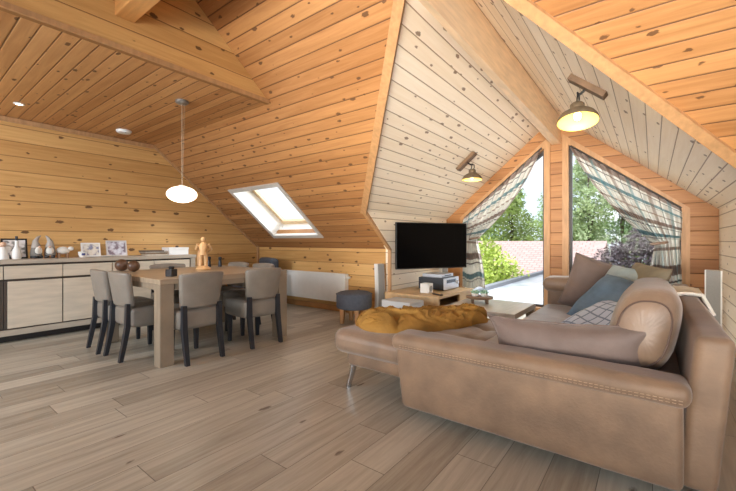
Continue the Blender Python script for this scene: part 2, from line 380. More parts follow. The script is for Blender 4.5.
def ring(mb, A, B, y, th):
    n = len(A)
    for i in range(n):
        j = (i + 1) % n
        mb.prism([(A[i][0], y, A[i][1]), (A[j][0], y, A[j][1]), (B[j][0], y, B[j][1]), (B[i][0], y, B[i][1])], (0, th, 0))
for k, P in ((1, WL), (2, WR)):
    mb = MB(); A = inset(P, -.004); B = inset(P, .035); ring(mb, A, B, YG + .06, .06); fr_ = struct('window_%d' % k, mb, frame_dark)
    mb = MB(); mb.prism(G(inset(P, .032), YG + .085), (0, .012, 0)); o = mb.build('pane', glass, fr_); o['kind'] = 'structure'
    mb = MB(); ring(mb, inset(P, -.075), inset(P, .004), YG - .028, .03); struct('trim_%d' % (8 + k), mb, trim_m)

# roof window: white lining, sash, pane
white_p = mat('white_painted_lining', (236, 232, 224), .5)
sash_m = mat('pale_wood_sash', (222, 192, 150), .5, var=.08)
P0 = [Vector(h) for h in hole]; Q0 = [p + nm * .24 + Vector((0, .0 if i < 2 else .04, 0)) for i, p in enumerate(P0)]
mb = MB()
for i in range(4):
    j = (i + 1) % 4; o_ = ((P0[i] + P0[j]) / 2 - sum(P0, Vector()) / 4).normalized() * .02; n_ = -o_ * .2
    mb.prism([P0[i] + n_, P0[j] + n_, P0[j] + o_, P0[i] + o_], (Q0[i] - P0[i]))
win3 = struct('window_3', mb, white_p)
cen = sum(Q0, Vector()) / 4
def ringp(P, d_in, d_out, off):
    mb = MB(); c = sum(P, Vector()) / 4
    ax = (P[1] - P[0]).normalized(); ay = (P[3] - P[0]).normalized()
    sh = lambda d: [p + ax * (d if i in (0, 3) else -d) + ay * (d if i in (0, 1) else -d) for i, p in enumerate(P)]
    A, B = sh(-d_out), sh(d_in)
    for i in range(4):
        j = (i + 1) % 4; mb.prism([A[i], A[j], B[j], B[i]], off)
    return mb
o = ringp(Q0, .075, .02, nm * .05).build('window_sash', sash_m, win3); o['kind'] = 'structure'
mb = MB(); mb.prism([p + nm * .02 for p in Q0], nm * .008); o = mb.build('pane', glass, win3); o['kind'] = 'structure'
o = ringp(P0, .004, .06, -nm * .015).build('window_trim', mat('grey_white_trim', (205, 198, 188), .5), win3); o['kind'] = 'structure'

# ------------------------------------------------------------------ outside the windows
deck_m = mat('grey_roof_membrane', (178, 180, 186), .22, var=.25, vscale=3)
mb = MB(); mb.box((-2.95, YG + .2, -.2), (5, 14.2, -.03)); struct('balcony_deck', mb, deck_m)
par_m = mat('slate_parapet', (112, 112, 116), .6, var=.1)
mb = MB(); mb.box((-3.05, YG + .2, -.3), (-2.9, 14.2, .06), .01); mb.box((-2.9, 14.05, -.3), (5, 14.2, .06), .01); struct('balcony_kerb', mb, par_m)
lawn_m = mat('garden_lawn', (104, 132, 62), .9, var=.3, vscale=3)
mb = MB(); mb.box((-40, YG + .3, -3.1), (40, 60, -3)); struct('ground', mb, lawn_m)

def tile_mat():
    m = bpy.data.materials.new('pink_roof_tiles'); m.use_nodes = True; t = m.node_tree; b = t.nodes['Principled BSDF']
    uv = t.nodes.new('ShaderNodeUVMap'); br = t.nodes.new('ShaderNodeTexBrick'); t.links.new(uv.outputs[0], br.inputs['Vector'])
    br.inputs['Color1'].default_value = s2l((214, 180, 170)); br.inputs['Color2'].default_value = s2l((204, 168, 158)); br.inputs['Mortar'].default_value = s2l((176, 138, 130))
    br.inputs['Scale'].default_value = 1; br.inputs['Brick Width'].default_value = .3; br.inputs['Row Height'].default_value = .2; br.inputs['Mortar Size'].default_value = .018
    t.links.new(br.outputs['Color'], b.inputs['Base Color']); b.inputs['Roughness'].default_value = .7; return m
house = thing('house', 'neighbouring house with a pale pink tiled roof seen through the windows', 'house', (-7, 18, -3))
mb = MB(); mb.prism([(-5, -1.8, 2.55), (5.4, -1.8, 2.55), (5.4, 1.4, 4.08), (-5, 1.4, 4.08)], (0, .05, -.12)); mb.prism([(-5, 4.6, 2.55), (5.4, 4.6, 2.55), (5.4, 1.4, 4.08), (-5, 1.4, 4.08)], (0, -.05, -.12))
mb.planar_uv((1, 0, 0), (0, .9, .43)); mb.build('roof', tile_mat(), house)
mb = MB(); mb.prism([(-4.7, -1.4, 0), (-4.7, 4.2, 0), (-4.7, 4.2, 2.6), (-4.7, 1.4, 3.9), (-4.7, -1.4, 2.6)], (9.8, 0, 0)); mb.build('wall', mat('house_render', (222, 214, 204), .8), house)

def leaf_mat(name, rgb):
    m = mat(name, rgb, .6, var=.45, vscale=1.6); b = m.node_tree.nodes['Principled BSDF']; b.inputs['Subsurface Weight'].default_value = 0
    b.inputs['Transmission Weight'].default_value = .0; return m
def foliage(blobs, n, size, seed, droop=0):
    rnd = random.Random(seed); mb = MB(); tot = sum(b[3] ** 2 for b in blobs)
    for (x, y, z, r, *sq) in blobs:
        sz = sq[0] if sq else 1
        for _ in range(int(n * r * r / tot)):
            d = Vector((rnd.gauss(0, 1), rnd.gauss(0, 1), rnd.gauss(0, 1))).normalized() * r * (.55 + .5 * rnd.random()); d.z *= sz
            p = Vector((x, y, z)) + d
            a = Vector((rnd.uniform(-1, 1), rnd.uniform(-1, 1), rnd.uniform(-1, .6) - droop)).normalized(); c = a.orthogonal().normalized()
            c = (Matrix.Rotation(rnd.random() * 6.28, 4, a) @ c); s_ = size * rnd.uniform(.6, 1.3)
            v = [mb.bm.verts.new(p + q) for q in (-c * s_ * .35, a * s_ * .9 - c * s_ * .1, a * s_ * 1.3 + c * s_ * .25, c * s_ * .4 + a * s_ * .3)]
            mb.bm.faces.new(v)
    return mb
bark = mat('bark', (92, 78, 64), .9, var=.3)
def tree(name, loc, blobs, n, size, m, label, cat='tree', group=None, trunk=.14, seed=1):
    t = thing(name, label, cat, loc, 0, group)
    if cat == 'tree': blobs = [(b[0], b[1], b[2] * 1.14, b[3] * 1.08) for b in blobs]; n = int(n * 1.7)
    foliage(blobs, n, size, seed).build('foliage', m, t)
    mb = MB(); top = max(b[2] for b in blobs); mb.tube([(0, 0, 0), (.05, 0, top * .5), (0, .04, top * .9)], [trunk, trunk * .7, trunk * .25], 7)
    for b in blobs[:6]: mb.tube([(0.02, 0, b[2] * .6), (b[0] * .8, b[1] * .8, b[2])], [trunk * .4, trunk * .1], 5)
    mb.build('trunk', bark, t); return t
lg = [leaf_mat('leaves_fresh', (164, 184, 104)), leaf_mat('leaves_mid', (146, 170, 116)), leaf_mat('leaves_pale', (186, 202, 152)), leaf_mat('leaves_lime', (190, 206, 100)), leaf_mat('leaves_purple', (104, 90, 94))]
def crown(h, w, k, seed):
    r = random.Random(seed); return [(r.uniform(-w, w) * (1.1 - i / k) * .7, r.uniform(-w, w) * .6, h * (.38 + .6 * i / k), w * (.62 - .33 * i / k) * r.uniform(.85, 1.15)) for i in range(k)]
TG = 'trees beyond the tiled roof'
tree('tree', (-12.6, 33, -3), crown(8.6, 2.6, 9, 3), 5200, .17, lg[1], 'broad mid green tree above the tiled roof, behind the left curtain', group=TG, seed=3)
tree('tree', (-7.6, 26, -3), crown(8.4, 1.9, 10, 5), 5200, .16, lg[0], 'tall fresh green tree behind the pink roof in the left window', group=TG, seed=5)
tree('tree', (-5.7, 32, -3), crown(7.4, 2.2, 9, 8), 4200, .16, lg[2], 'pale green tree standing just left of the post between the windows', group=TG, seed=8)
tree('tree', (-3.1, 26, -3), crown(8.8, 1.8, 11, 12), 5000, .15, lg[2], 'tall pale tree just right of the post between the windows', group=TG, seed=12)
tree('tree', (-1.8, 33, -3), crown(9.6, 1.8, 10, 15), 5000, .15, lg[1], 'mid green tree behind the purple shrub', group=TG, seed=15)
tree('tree', (1.2, 27, -3), crown(7.0, 2.3, 9, 21), 5200, .16, lg[0], 'fresh green tree half hidden by the right curtain', group=TG, seed=21)
tree('shrub', (-3.95, 11.2, -3), [(0, 0, 2.6, .9), (.25, -.2, 3.25, .62), (-.3, 0, 3.5, .55), (.5, .3, 2.8, .6), (-.6, .3, 3.0, .7), (.0, .1, 3.85, .34)], 5200, .09, lg[3], 'lime green shrub beside the grey kerb, in the left window', 'shrub', trunk=.05, seed=31)
tree('shrub', (-.35, 16, -3), [(0, 0, 3.2, 1.15), (.7, 0, 3.7, .8), (-.7, 0, 3.2, .75), (.2, 0, 4.1, .55), (1.3, .2, 3.2, .9)], 6500, .1, lg[4], 'dark purple leaved shrub in the right window', 'shrub', trunk=.06, seed=33)

# ------------------------------------------------------------------ curtains
def plaid():
    m = bpy.data.materials.new('plaid_curtain_fabric'); m.use_nodes = True; t = m.node_tree; n = t.nodes; b = n['Principled BSDF']; lk = t.links.new
    M = lambda op, a, b_=None, c_=None: math_node(t, op, a, b_, c_)
    uv = n.new('ShaderNodeUVMap'); sp = n.new('ShaderNodeSeparateXYZ'); lk(uv.outputs[0], sp.inputs[0]); col = None
    rgb = n.new('ShaderNodeRGB'); rgb.outputs[0].default_value = s2l((238, 236, 230)); col = rgb.outputs[0]
    def stripe(ax, per, lo, hi, c, a):
        nonlocal col
        f = M('FRACT', M('DIVIDE', sp.outputs[ax], per)); k = M('MULTIPLY', M('MULTIPLY', M('GREATER_THAN', f, lo), M('LESS_THAN', f, hi)), a)
        x = n.new('ShaderNodeMix'); x.data_type = 'RGBA'; lk(k, x.inputs[0]); lk(col, x.inputs[6]); x.inputs[7].default_value = s2l(c); col = x.outputs[2]
    stripe(1, .62, .0, .13, (128, 98, 84), .75); stripe(1, .62, .2, .225, (70, 62, 62), .8); stripe(1, .62, .42, .52, (92, 142, 152), .8); stripe(1, .62, .56, .575, (70, 66, 66), .7); stripe(1, .62, .76, .80, (150, 120, 100), .7)
    stripe(0, .44, .0, .12, (136, 106, 92), .5); stripe(0, .44, .3, .325, (74, 68, 68), .65); stripe(0, .44, .5, .6, (104, 150, 158), .5); stripe(0, .44, .8, .825, (110, 92, 84), .65)
    lk(col, b.inputs['Base Color']); b.inputs['Roughness'].default_value = .85
    # thin cloth lets some daylight through
    tl = n.new('ShaderNodeBsdfTranslucent'); lk(col, tl.inputs[0]); ms = n.new('ShaderNodeMixShader'); ms.inputs[0].default_value = .42
    lk(b.outputs[0], ms.inputs[1]); lk(tl.outputs[0], ms.inputs[2]); lk(ms.outputs[0], n['Material Output'].inputs[0]); return m
plaid_m = plaid()
def curtain(label, T0, T1, K, tail0, tail1, zb, sag):
    """T0 apex end and T1 outer end of the top hem (x,z); K tie point; tail0..tail1 x range of the hem at height zb"""
    t = thing('curtain', label, 'curtain', (K[0], YG, 0), 0, 'tied back plaid curtains')
    sg = 1 if T1[0] > T0[0] else -1; O = Vector((K[0], YG, 0))
    def fn(s, v):
        top = Vector((T0[0] + (T1[0] - T0[0]) * s, 0, T0[1] + (T1[1] - T0[1]) * s))
        kp = Vector((K[0] + (s - .35) * .1 * sg + sg * .13 * max(0, s - .55) / .45, 0, K[1] + (s - .5) * .03)); wave = math.sin(s * 2 * math.pi * 11 + .6 * math.sin(9 * v))
        if v < .62:
            a = v / .62; ctrl = (top + kp) / 2 + Vector((-sg * (.02 + .13 * (1 - s)), 0, -sag * (1 - s) - .02)) + Vector((sg * .05 * s, 0, .03 * s))
            p = top * (1 - a) ** 2 + ctrl * 2 * a * (1 - a) + kp * a * a
            amp = .016 + .028 * a
        else:
            a = (v - .62) / .38; bt = Vector((tail0 + (tail1 - tail0) * s, 0, zb + .04 * math.sin(7 * s)))
            e = 1 - (1 - a) ** 1.7; p = Vector((kp.x + (bt.x - kp.x) * e, 0, kp.z + (bt.z - kp.z) * a)); amp = .044 - .012 * a
        pinch = math.exp(-((v - .62) / .05) ** 2); amp *= (1 - .45 * pinch)
        p.y = YG - .095 + wave * amp + .012 * math.sin(31 * s + 5 * v)
        return p - O
    mb = MB(); mb.grid(fn, 132, 46, (1.25, 1.7)); o = mb.build('cloth', plaid_m, t, smooth=True)
    sd = o.modifiers.new('thickness', 'SOLIDIFY'); sd.thickness = .004
    mb = MB(); mb.tube([Vector((K[0] + .075 * math.cos(a), YG - .095 + .06 * math.sin(a), K[1] + .012 * math.cos(a))) - O for a in [i * math.pi / 10 for i in range(21)]], .016, 8)
    mb.tube([Vector((K[0] + sg * .07, YG - .09, K[1])) - O, Vector((K[0] + sg * .12, YG - .02, K[1] + .03)) - O], .008, 6)
    mb.build('tieback', mat('taupe_tieback', (140, 116, 98), .8), t, smooth=True)
    mb = MB(); a, b = Vector((T0[0], YG - .06, T0[1] + .02)) - O, Vector((T1[0], YG - .06, T1[1] + .02)) - O; mb.tube([a, b], .012, 8)
    mb.build('curtain_rail', mat('dark_rail', (70, 62, 58), .5), t)
curtain('plaid curtain tied back at the left window, next to the television', (-1.275, 2.39), (-2.46, 1.41), (-2.27, 1.10), -2.10, -2.46, .30, .12)
curtain('plaid curtain tied back at the right window, above the sofa', (-.905, 2.36), (.275, 1.43), (.06, 1.03), -.07, .29, .10, .06)

# ------------------------------------------------------------------ dining table, chairs
oak = mat('greyed_oak', (148, 131, 110), .5, var=.16, vscale=4, stretch=(6, 1.2, 1.2), bump=.1)
oak_top = mat('greyed_oak_top', (166, 146, 122), .38, var=.14, vscale=4, stretch=(8, 1, 4))
TX0, TX1, TY0, TY1, TZ = -4.56, -3.235, 1.40, 2.745, .735
tb = thing('dining_table', 'square greyed oak dining table with thick square corner legs', 'table', ((TX0 + TX1) / 2, (TY0 + TY1) / 2, 0))
hx, hy = (TX1 - TX0) / 2, (TY1 - TY0) / 2
mb = MB(); mb.box((-hx, -hy, TZ - .045), (hx, hy, TZ), .004); mb.build('tabletop', oak_top, tb)
mb = MB(); e = .012
for a in (-1, 1):
    mb.box((-hx + .13, a * (hy - e), TZ - .095), (hx - .13, a * (hy - .035), TZ - .045)); mb.box((a * (hx - e), -hy + .13, TZ - .095), (a * (hx - .035), hy - .13, TZ - .045))
mb.build('apron', oak, tb)
for a in (-1, 1):
    for b in (-1, 1):
        mb = MB(); mb.box((a * hx, b * hy, 0), (a * (hx - .115), b * (hy - .115), TZ - .045), .004); mb.build('leg', oak, tb)

taupe = mat('taupe_leatherette', (138, 128, 116), .42, var=.1, vscale=9, bump=.12, bscale=160)
black_w = mat('black_stained_wood', (44, 45, 50), .4, var=.1)
def make_chair(label):
    t = thing('dining_chair', label, 'chair', group='dining chairs around the table')
    mb = MB(); mb.rbox((-.205, -.19, .29), (.205, .22, .455), .028, bulge=(0, .004, .022), n=8); mb.build('seat', taupe, t, smooth=True)
    # curved backrest, a little wider at the top
    mb = MB()
    def back(q):
        k = (q.z - .47) / .32; x = q.x * (.87 + .15 * k); y = q.y - .045 * k + .045 * (q.x / .2) ** 2 - .01
        return Vector((x, y, q.z - .012 * (q.x / .2) ** 2 * k))
    mb.rbox((-.205, -.225, .47), (.205, -.175, .785), .022, n=9, taper=back); mb.build('backrest', taupe, t, smooth=True)
    for a in (-1, 1):
        mb = MB(); mb.bar([(a * .165, -.262, 0), (a * .165, -.235, .14), (a * .165, -.208, .3), (a * .165, -.206, .50)], [.034, .04, .044, .04], [.032, .036, .04, .03]); mb.build('leg', black_w, t)
        mb = MB(); mb.bar([(a * .165, .18, 0), (a * .165, .18, .295)], [.03, .042], [.03, .042]); mb.build('leg', black_w, t)
    return t
ch = make_chair('taupe dining chair nearest the sofa side, at the near right table corner leg, left of the pair with backs to us')
ch.location = (-3.385, 1.725, 0); ch.rotation_euler = (0, 0, R(92))
ch['label'] = 'taupe dining chair, back to us, beside the nearest table leg'
dup(ch, (-3.36, 2.39, 0), 86, 'taupe dining chair, back to us, in front of the table leg nearest the radiator')
dup(ch, (-3.84, 1.52, 0), 1, 'taupe dining chair at the table side with dark balls above it')
dup(ch, (-4.265, 1.50, 0), -3, 'taupe dining chair half hidden behind another, in front of the sideboard doors')
dup(ch, (-4.45, 2.10, 0), -92, 'dining chair on the sideboard side of the table, mostly hidden by the table')
dup(ch, (-4.30, 2.63, 0), 181, 'dining chair on the radiator side of the table, by the dark armchair')
dup(ch, (-3.80, 2.64, 0), 178, 'dining chair on the radiator side of the table, beside the right table leg')

# things on the table
dark_ball = mat('turned_brown_wood', (92, 64, 46), .4, var=.4, vscale=14)
for (x, y, r, lb) in ((-4.50, 1.56, .064, 'larger carved brown ball on the table, behind the end chairs'), (-4.30, 1.60, .058, 'smaller dark brown ball on the table, right of the larger one')):
    mb = MB(); mb.ball((0, 0, r), r, 20, 12); tag(mb.build('decorative_ball', dark_ball, smooth=True, loc=(x, y, TZ)), lb, 'ball', 'brown balls on the table')
hd = thing('candle_holder', 'small black square candle holder near the table corner', 'candle holder', (-3.47, 1.60, TZ), 20)
bk = mat('black_ceramic', (38, 34, 34), .35)
mb = MB(); mb.box((-.035, -.035, 0), (.035, .035, .065), .004); mb.build('base', bk, hd)
mb = MB(); mb.lathe([(.022, .065), (.022, .066), (.027, .09), (.024, .09), (.02, .07), (0, .07)], (0, 0, 0), 16); mb.build('cup', bk, hd, smooth=True)
wood_f = mat('carved_limewood', (212, 170, 120), .5, var=.15, vscale=20)
st = thing('figurine', 'carved pale wood figurine of a standing figure on the table', 'figurine', (-3.96, 2.17, TZ), 60)
mb = MB(); mb.lathe([(0, 0), (.075, 0), (.08, .012), (.07, .03), (.045, .045), (0, .05)], seg=16); mb.build('base', wood_f, st, smooth=True)
mb = MB()
for a in (-1, 1): mb.tube([(a * .028, 0, .04), (a * .027, .012, .11), (a * .022, 0, .19)], [.018, .02, .028], 10)
mb.tube([(0, 0, .17), (0, -.004, .215), (0, 0, .26), (0, 0, .292), (0, 0, .31)], [.042, .036, .05, .034, .016], 12)
mb.tube([(.05, 0, .285), (.082, .02, .23), (.05, .06, .20)], [.018, .015, .012], 8); mb.tube([(-.05, 0, .285), (-.075, .03, .235), (-.03, .07, .23)], [.018, .015, .012], 8)
mb.ball((0, .004, .338), .027, 12, 8, (1, 1, 1.2)); mb.build('body', wood_f, st, smooth=True)
mb = MB(); mb.tube([(-.045, .075, .05), (-.04, .075, .16), (-.03, .07, .255)], [.02, .026, .016], 8); mb.build('bundle', mat('carved_limewood_dark', (188, 140, 92), .5, var=.15), st, smooth=True)
for x, y, h_, lb in ((-4.42, 2.50, .13, 'black pepper mill on the table, next to the wooden figurine'), (-4.34, 2.60, .125, 'black pepper mill on the table, further from the figurine')):
    mb = MB(); mb.lathe([(0, 0), (.022, 0), (.023, .01), (.018, h_ * .55), (.014, h_ * .65), (.021, h_ * .75), (.02, h_ * .95), (0, h_)], seg=16); tag(mb.build('pepper_mill', bk, smooth=True, loc=(x, y, TZ)), lb, 'mill', 'black mills on the table')

# ------------------------------------------------------------------ sideboard and what stands on it
sbm = mat('whitewashed_oak_front', (206, 190, 168), .5, var=.1, vscale=3, stretch=(1, 1.2, 8)); sbt = mat('grey_oak_sideboard', (178, 164, 146), .45, var=.12, vscale=3, stretch=(1, 1.2, 8)); sbd = mat('dark_bronze_recess', (74, 62, 52), .5)
SB0, SB1, SBX, SBZ = .25, 2.78, -5.27, .862
sb = thing('sideboard', 'long whitewashed oak sideboard along the left wall', 'sideboard', (-5.5, 1.5, 0)); lx = lambda x: x + 5.5; ly = lambda y: y - 1.5
mb = MB(); mb.box((lx(XL + .02), ly(SB0), SBZ - .045), (lx(SBX + .012), ly(SB1), SBZ), .004); mb.build('top', sbt, sb)
mb = MB(); mb.box((lx(XL + .02), ly(SB0 + .01), .13), (lx(SBX - .03), ly(SB1 - .01), SBZ - .045)); mb.build('body', sbd, sb)
mb = MB(); mb.box((lx(XL + .02), ly(SB0 + .01), .075), (lx(SBX), ly(SB1 - .01), .135), .003)
mb.box((lx(XL + .02), ly(2.705), .135), (lx(SBX), ly(SB1 - .01), SBZ - .045), .003); mb.build('frame', sbt, sb)
mb = MB(); mb.box((lx(XL + .05), ly(SB0 + .05), 0), (lx(SBX - .1), ly(SB1 - .06), .075)); mb.build('plinth', mat('dark_plinth', (48, 42, 38), .6), sb)
for k in range(5):
    a, b = .2775 + .4825 * k, .76 + .4825 * k
    if k == 0: a = .29
    mb = MB(); mb.box((lx(SBX - .035), ly(a + .004), .66), (lx(SBX - .002), ly(b - .004), .795), .003); mb.build('drawer', sbm, sb)
    mb = MB(); mb.box((lx(SBX - .035), ly(a + (.03 if k % 2 else .006)), .15), (lx(SBX - .002), ly(b - (.006 if k % 2 else .03)), .635), .003); d = mb.build('door', sbm, sb)
    mb = MB(); y_ = (a + .003) if k % 2 else (b - .027); mb.box((lx(SBX - .034), ly(y_), .15), (lx(SBX - .006), ly(y_ + .024), .635)); mb.build('handle', sbd, d)
silver = mat('silver_frame', (206, 204, 204), .3, .3); white_f = mat('white_frame', (236, 233, 228), .5); black_f = mat('black_frame', (40, 36, 34), .4)
def picture_mat(name, a, b, c):
    m = bpy.data.materials.new(name); m.use_nodes = True; t = m.node_tree; n = t.nodes; uvn = n.new('ShaderNodeTexCoord'); z = n.new('ShaderNodeTexNoise'); z.inputs['Scale'].default_value = 14; z.inputs['Detail'].default_value = 2
    t.links.new(uvn.outputs['Object'], z.inputs['Vector']); r = n.new('ShaderNodeValToRGB'); r.color_ramp.elements[0].position = .38; r.color_ramp.elements[1].position = .62
    r.color_ramp.elements[0].color = s2l(a); r.color_ramp.elements[1].color = s2l(c); e = r.color_ramp.elements.new(.47); e.color = s2l(b)
    t.links.new(z.outputs['Fac'], r.inputs['Fac']); t.links.new(r.outputs[0], n['Principled BSDF'].inputs['Base Color']); return m
def photo_frame(y, x, w_, h_, fm, pm, label, rz=90, bw=.016):
    t = thing('photo_frame', label, 'photo frame', (x, y, SBZ), rz, 'framed photos on the sideboard')
    m = Matrix.Rotation(R(-12), 4, 'X')       # leans back
    mb = MB(); A = [(-w_ / 2, 0), (w_ / 2, 0), (w_ / 2, h_), (-w_ / 2, h_)]; ring(mb, A, inset(A, bw), -.008, .016)
    mb.bm.transform(m); mb.build('frame', fm, t)
    mb = MB(); mb.prism([(a, -.003, b) for a, b in inset(A, bw - .001)], (0, .006, 0)); mb.bm.transform(m); mb.build('picture', pm, t)
    mb = MB(); mb.prism([(-.02, .008, h_ * .6), (.02, .008, h_ * .6), (.02, .012, h_ * .6), (-.02, .012, h_ * .6)], (0, h_ * .28 + .02, -h_ * .6 + h_ * .0)); mb.bm.transform(Matrix.Translation((0, .02, .0))); mb.build('stand', fm, t)
ym = lambda u, x=-5.5: (lambda r: x * r[1] / r[0])((-math.sin(R(YAW)) + (u - 368) / FPX * math.cos(R(YAW)), math.cos(R(YAW)) + (u - 368) / FPX * math.sin(R(YAW))))
photo_frame(ym(16), -5.56, .215, .225, black_f, picture_mat('family_photo_a', (120, 118, 112), (222, 214, 206), (236, 230, 226)), 'photo in a thin black frame, between white ornaments on the sideboard')
photo_frame(ym(93), -5.56, .20, .175, white_f, picture_mat('family_photo_b', (140, 138, 160), (226, 216, 200), (238, 232, 224)), 'white framed photo on the sideboard, beside the small cup')
photo_frame(ym(119), -5.56, .235, .205, silver, picture_mat('family_photo_c', (128, 110, 118), (196, 190, 196), (222, 222, 226)), 'silver framed photo on the sideboard, largest and furthest right')
cer = mat('white_ceramic', (232, 228, 220), .3, var=.06); gry = mat('grey_felt', (128, 122, 114), .9, var=.2); beard = mat('white_wool', (226, 220, 208), .95, bump=.5); skin = mat('ornament_skin', (222, 178, 148), .7)
mb = MB(); mb.lathe([(0, 0), (.035, 0), (.042, .02), (.036, .09), (.018, .13), (.014, .17), (.018, .2), (0, .2)], seg=18); o = thing('ornament', 'white candlestick ornament standing in front of the black framed photo', 'ornament', (-5.45, ym(16.5, -5.45), SBZ)); mb.build('base', cer, o, smooth=True)
mb = MB(); mb.lathe([(0, .2), (.012, .2), (.012, .245), (0, .25)], seg=12); mb.build('knob', bk, o, smooth=True)
o = thing('ornament', 'white angel ornament at the photo edge of the sideboard', 'ornament', (-5.46, ym(3, -5.46), SBZ)); mb = MB(); mb.lathe([(0, 0), (.05, 0), (.046, .03), (.028, .11), (.018, .13), (0, .135)], seg=18); mb.build('body', cer, o, smooth=True)
mb = MB(); mb.ball((0, 0, .158), .026); mb.build('head', skin, o, smooth=True)
mb = MB()
for a in (-1, 1): mb.ball((-.01, a * .035, .11), .03, 12, 8, (.35, 1, 1.4))
mb.build('wing', cer, o, smooth=True)
def gnome(u, label, lean, s=1.0, x=-5.48):
    t = thing('gnome', label, 'figurine', (x, ym(u, x), SBZ), 90 + lean, 'gnome figurines on the sideboard')
    mb = MB(); mb.lathe([(0, .03), (.05 * s, .03), (.055 * s, .05), (.045 * s, .11), (.03 * s, .135), (0, .14)], seg=16); mb.build('body', gry, t, smooth=True)
    mb = MB(); mb.tube([(0, 0, .12 * s), (0, 0, .145 * s), (0, .01, .19 * s), (.03 * lean / 20, .02, .235 * s), (.055 * lean / 20, .02, .255 * s)], [.045 * s, .04 * s, .026 * s, .014 * s, .005], 12); mb.build('hat', mat('grey_hat', (172, 164, 154), .9, var=.15), t, smooth=True)
    mb = MB(); mb.ball((0, -.04 * s, .085 * s), .036 * s, 12, 8, (1, .6, 1.3)); mb.build('beard', beard, t, smooth=True)
    mb = MB(); mb.ball((0, -.056 * s, .128 * s), .012 * s, 10, 6); mb.build('nose', skin, t, smooth=True)
    for a in (-1, 1):
        mb = MB(); mb.rbox((a * .028 - .02, -.05, 0), (a * .028 + .02, .03, .034), .014, n=3); mb.build('boot', bk, t, smooth=True)
gnome(36, 'grey gnome figurine on the sideboard, left of the two', 22)
gnome(50, 'grey gnome figurine on the sideboard, right of the two', -14)
sh = thing('sheep_figurine', 'white sheep ornament on the sideboard beside the gnomes', 'figurine', (-5.47, ym(63, -5.47), SBZ), 90)
mb = MB(); mb.ball((0, 0, .085), .05, 16, 10, (1.3, .8, .9)); mb.build('body', beard, sh, smooth=True)
mb = MB(); mb.ball((.07, -.01, .105), .025, 12, 8, (1.2, .9, 1)); mb.build('head', cer, sh, smooth=True)
for a in (-1, 1):
    for b in (-1, 1):
        mb = MB(); mb.tube([(a * .04, b * .022, 0), (a * .04, b * .022, .06)], .012, 8); mb.build('leg', mat('ornament_brown', (150, 112, 80), .7), sh, smooth=True)
cup = thing('cup', 'small white cup with a blue mark on the sideboard', 'cup', (-5.42, ym(82.5, -5.42), SBZ), 90)
mb = MB(); mb.lathe([(0, 0), (.026, 0), (.04, .03), (.044, .068), (.04, .068), (.036, .03), (0, .008)], seg=20); mb.build('bowl', cer, cup, smooth=True)
mb = MB(); mb.rbox((-.018, -.045, .024), (.018, -.032, .05), .006, n=3); mb.build('mark', mat('cobalt_mark', (64, 74, 130), .4), cup, smooth=True)
mb = MB(); mb.lathe([(0, 0), (.05, 0), (.075, .014), (.072, .016), (.05, .006), (0, .005)], seg=22); tag(mb.build('saucer', cer, smooth=True, loc=(-5.40, ym(107, -5.40), SBZ)), 'flat white saucer on the sideboard below the silver framed photo', 'saucer')
mg = [(190, 178, 160), (112, 88, 64), (150, 140, 126), (84, 70, 60)]
for i, c in enumerate(mg):
    mb = MB(); mb.box((-.11 + .006 * i, -.14, 0), (.11 - .01 * i, .14 - .008 * i, .017), .002)
    tag(mb.build('magazine', mat('magazine_%s' % 'abcd'[i], c, .4, var=.2, vscale=30), loc=(-5.48, ym(155, -5.48) - .01 * i, SBZ + .017 * i), rot=(0, 0, R(4 * i - 7))), ['bottom grey magazine of the pile on the sideboard', 'brown magazine second from the bottom of the sideboard pile', 'pale grey magazine third in the sideboard pile', 'dark magazine topmost on the sideboard pile'][i], 'magazine', 'magazines piled on the sideboard')
bx = thing('box', 'white box on the sideboard at its right end', 'box', (-5.5, ym(174, -5.5) + .02, SBZ), 2); mb = MB(); mb.box((-.1, -.14, 0), (.1, .14, .085), .004); mb.build('body', white_f, bx)
mb = MB(); mb.box((-.104, -.144, .075), (.104, .144, .105), .004); mb.build('lid', white_f, bx)
mb = MB(); mb.lathe([(0, 0), (.016, 0), (.024, .012), (.016, .026), (0, .028)], seg=14); tag(mb.build('ornament', dark_ball, smooth=True, loc=(-5.5, ym(177, -5.5), SBZ + .105)), 'tiny dark ornament standing on the white box', 'ornament')

# ------------------------------------------------------------------ corner: armchair, radiator, pouf, towers
dg = mat('charcoal_fabric', (74, 76, 82), .85, var=.15, vscale=30, bump=.2)
ac = thing('armchair', 'charcoal armchair in the corner behind the dining table', 'armchair', (-5.2, 3.66, 0), 160)
mb = MB(); mb.rbox((-.33, -.26, .12), (.33, .3, .42), .05, bulge=(0, 0, .02)); mb.build('seat', dg, ac, smooth=True)
mb = MB(); mb.rbox((-.34, -.36, .12), (.34, -.22, .775), .05, bulge=(0, .01, .01)); mb.build('backrest', dg, ac, smooth=True)
for a in (-1, 1):
    mb = MB(); mb.rbox((a * .37 - .05, -.32, .12), (a * .37 + .05, .28, .56), .04); mb.build('armrest', dg, ac, smooth=True)
    for b in (-.26, .22):
        mb = MB(); mb.bar([(a * .3, b, 0), (a * .3, b, .13)], [.03, .045], [.03, .045]); mb.build('leg', black_w, ac)
rad_m = mat('white_enamel', (236, 234, 228), .35)
rd = thing('radiator', 'white panel radiator on the low far wall', 'radiator', (-4.35, YK, 0))
RX0, RX1, RZ0, RZ1 = -.62, .79, .155, .575
mb = MB(); mb.box((RX0, -.095, RZ0), (RX1, -.08, RZ1 - .01), .004)
k = RX0 + .02
while k < RX1 - .03:
    mb.box((k, -.1, RZ0 + .03), (k + .022, -.094, RZ1 - .04), .003, 1); k += .036
mb.build('panel', rad_m, rd)
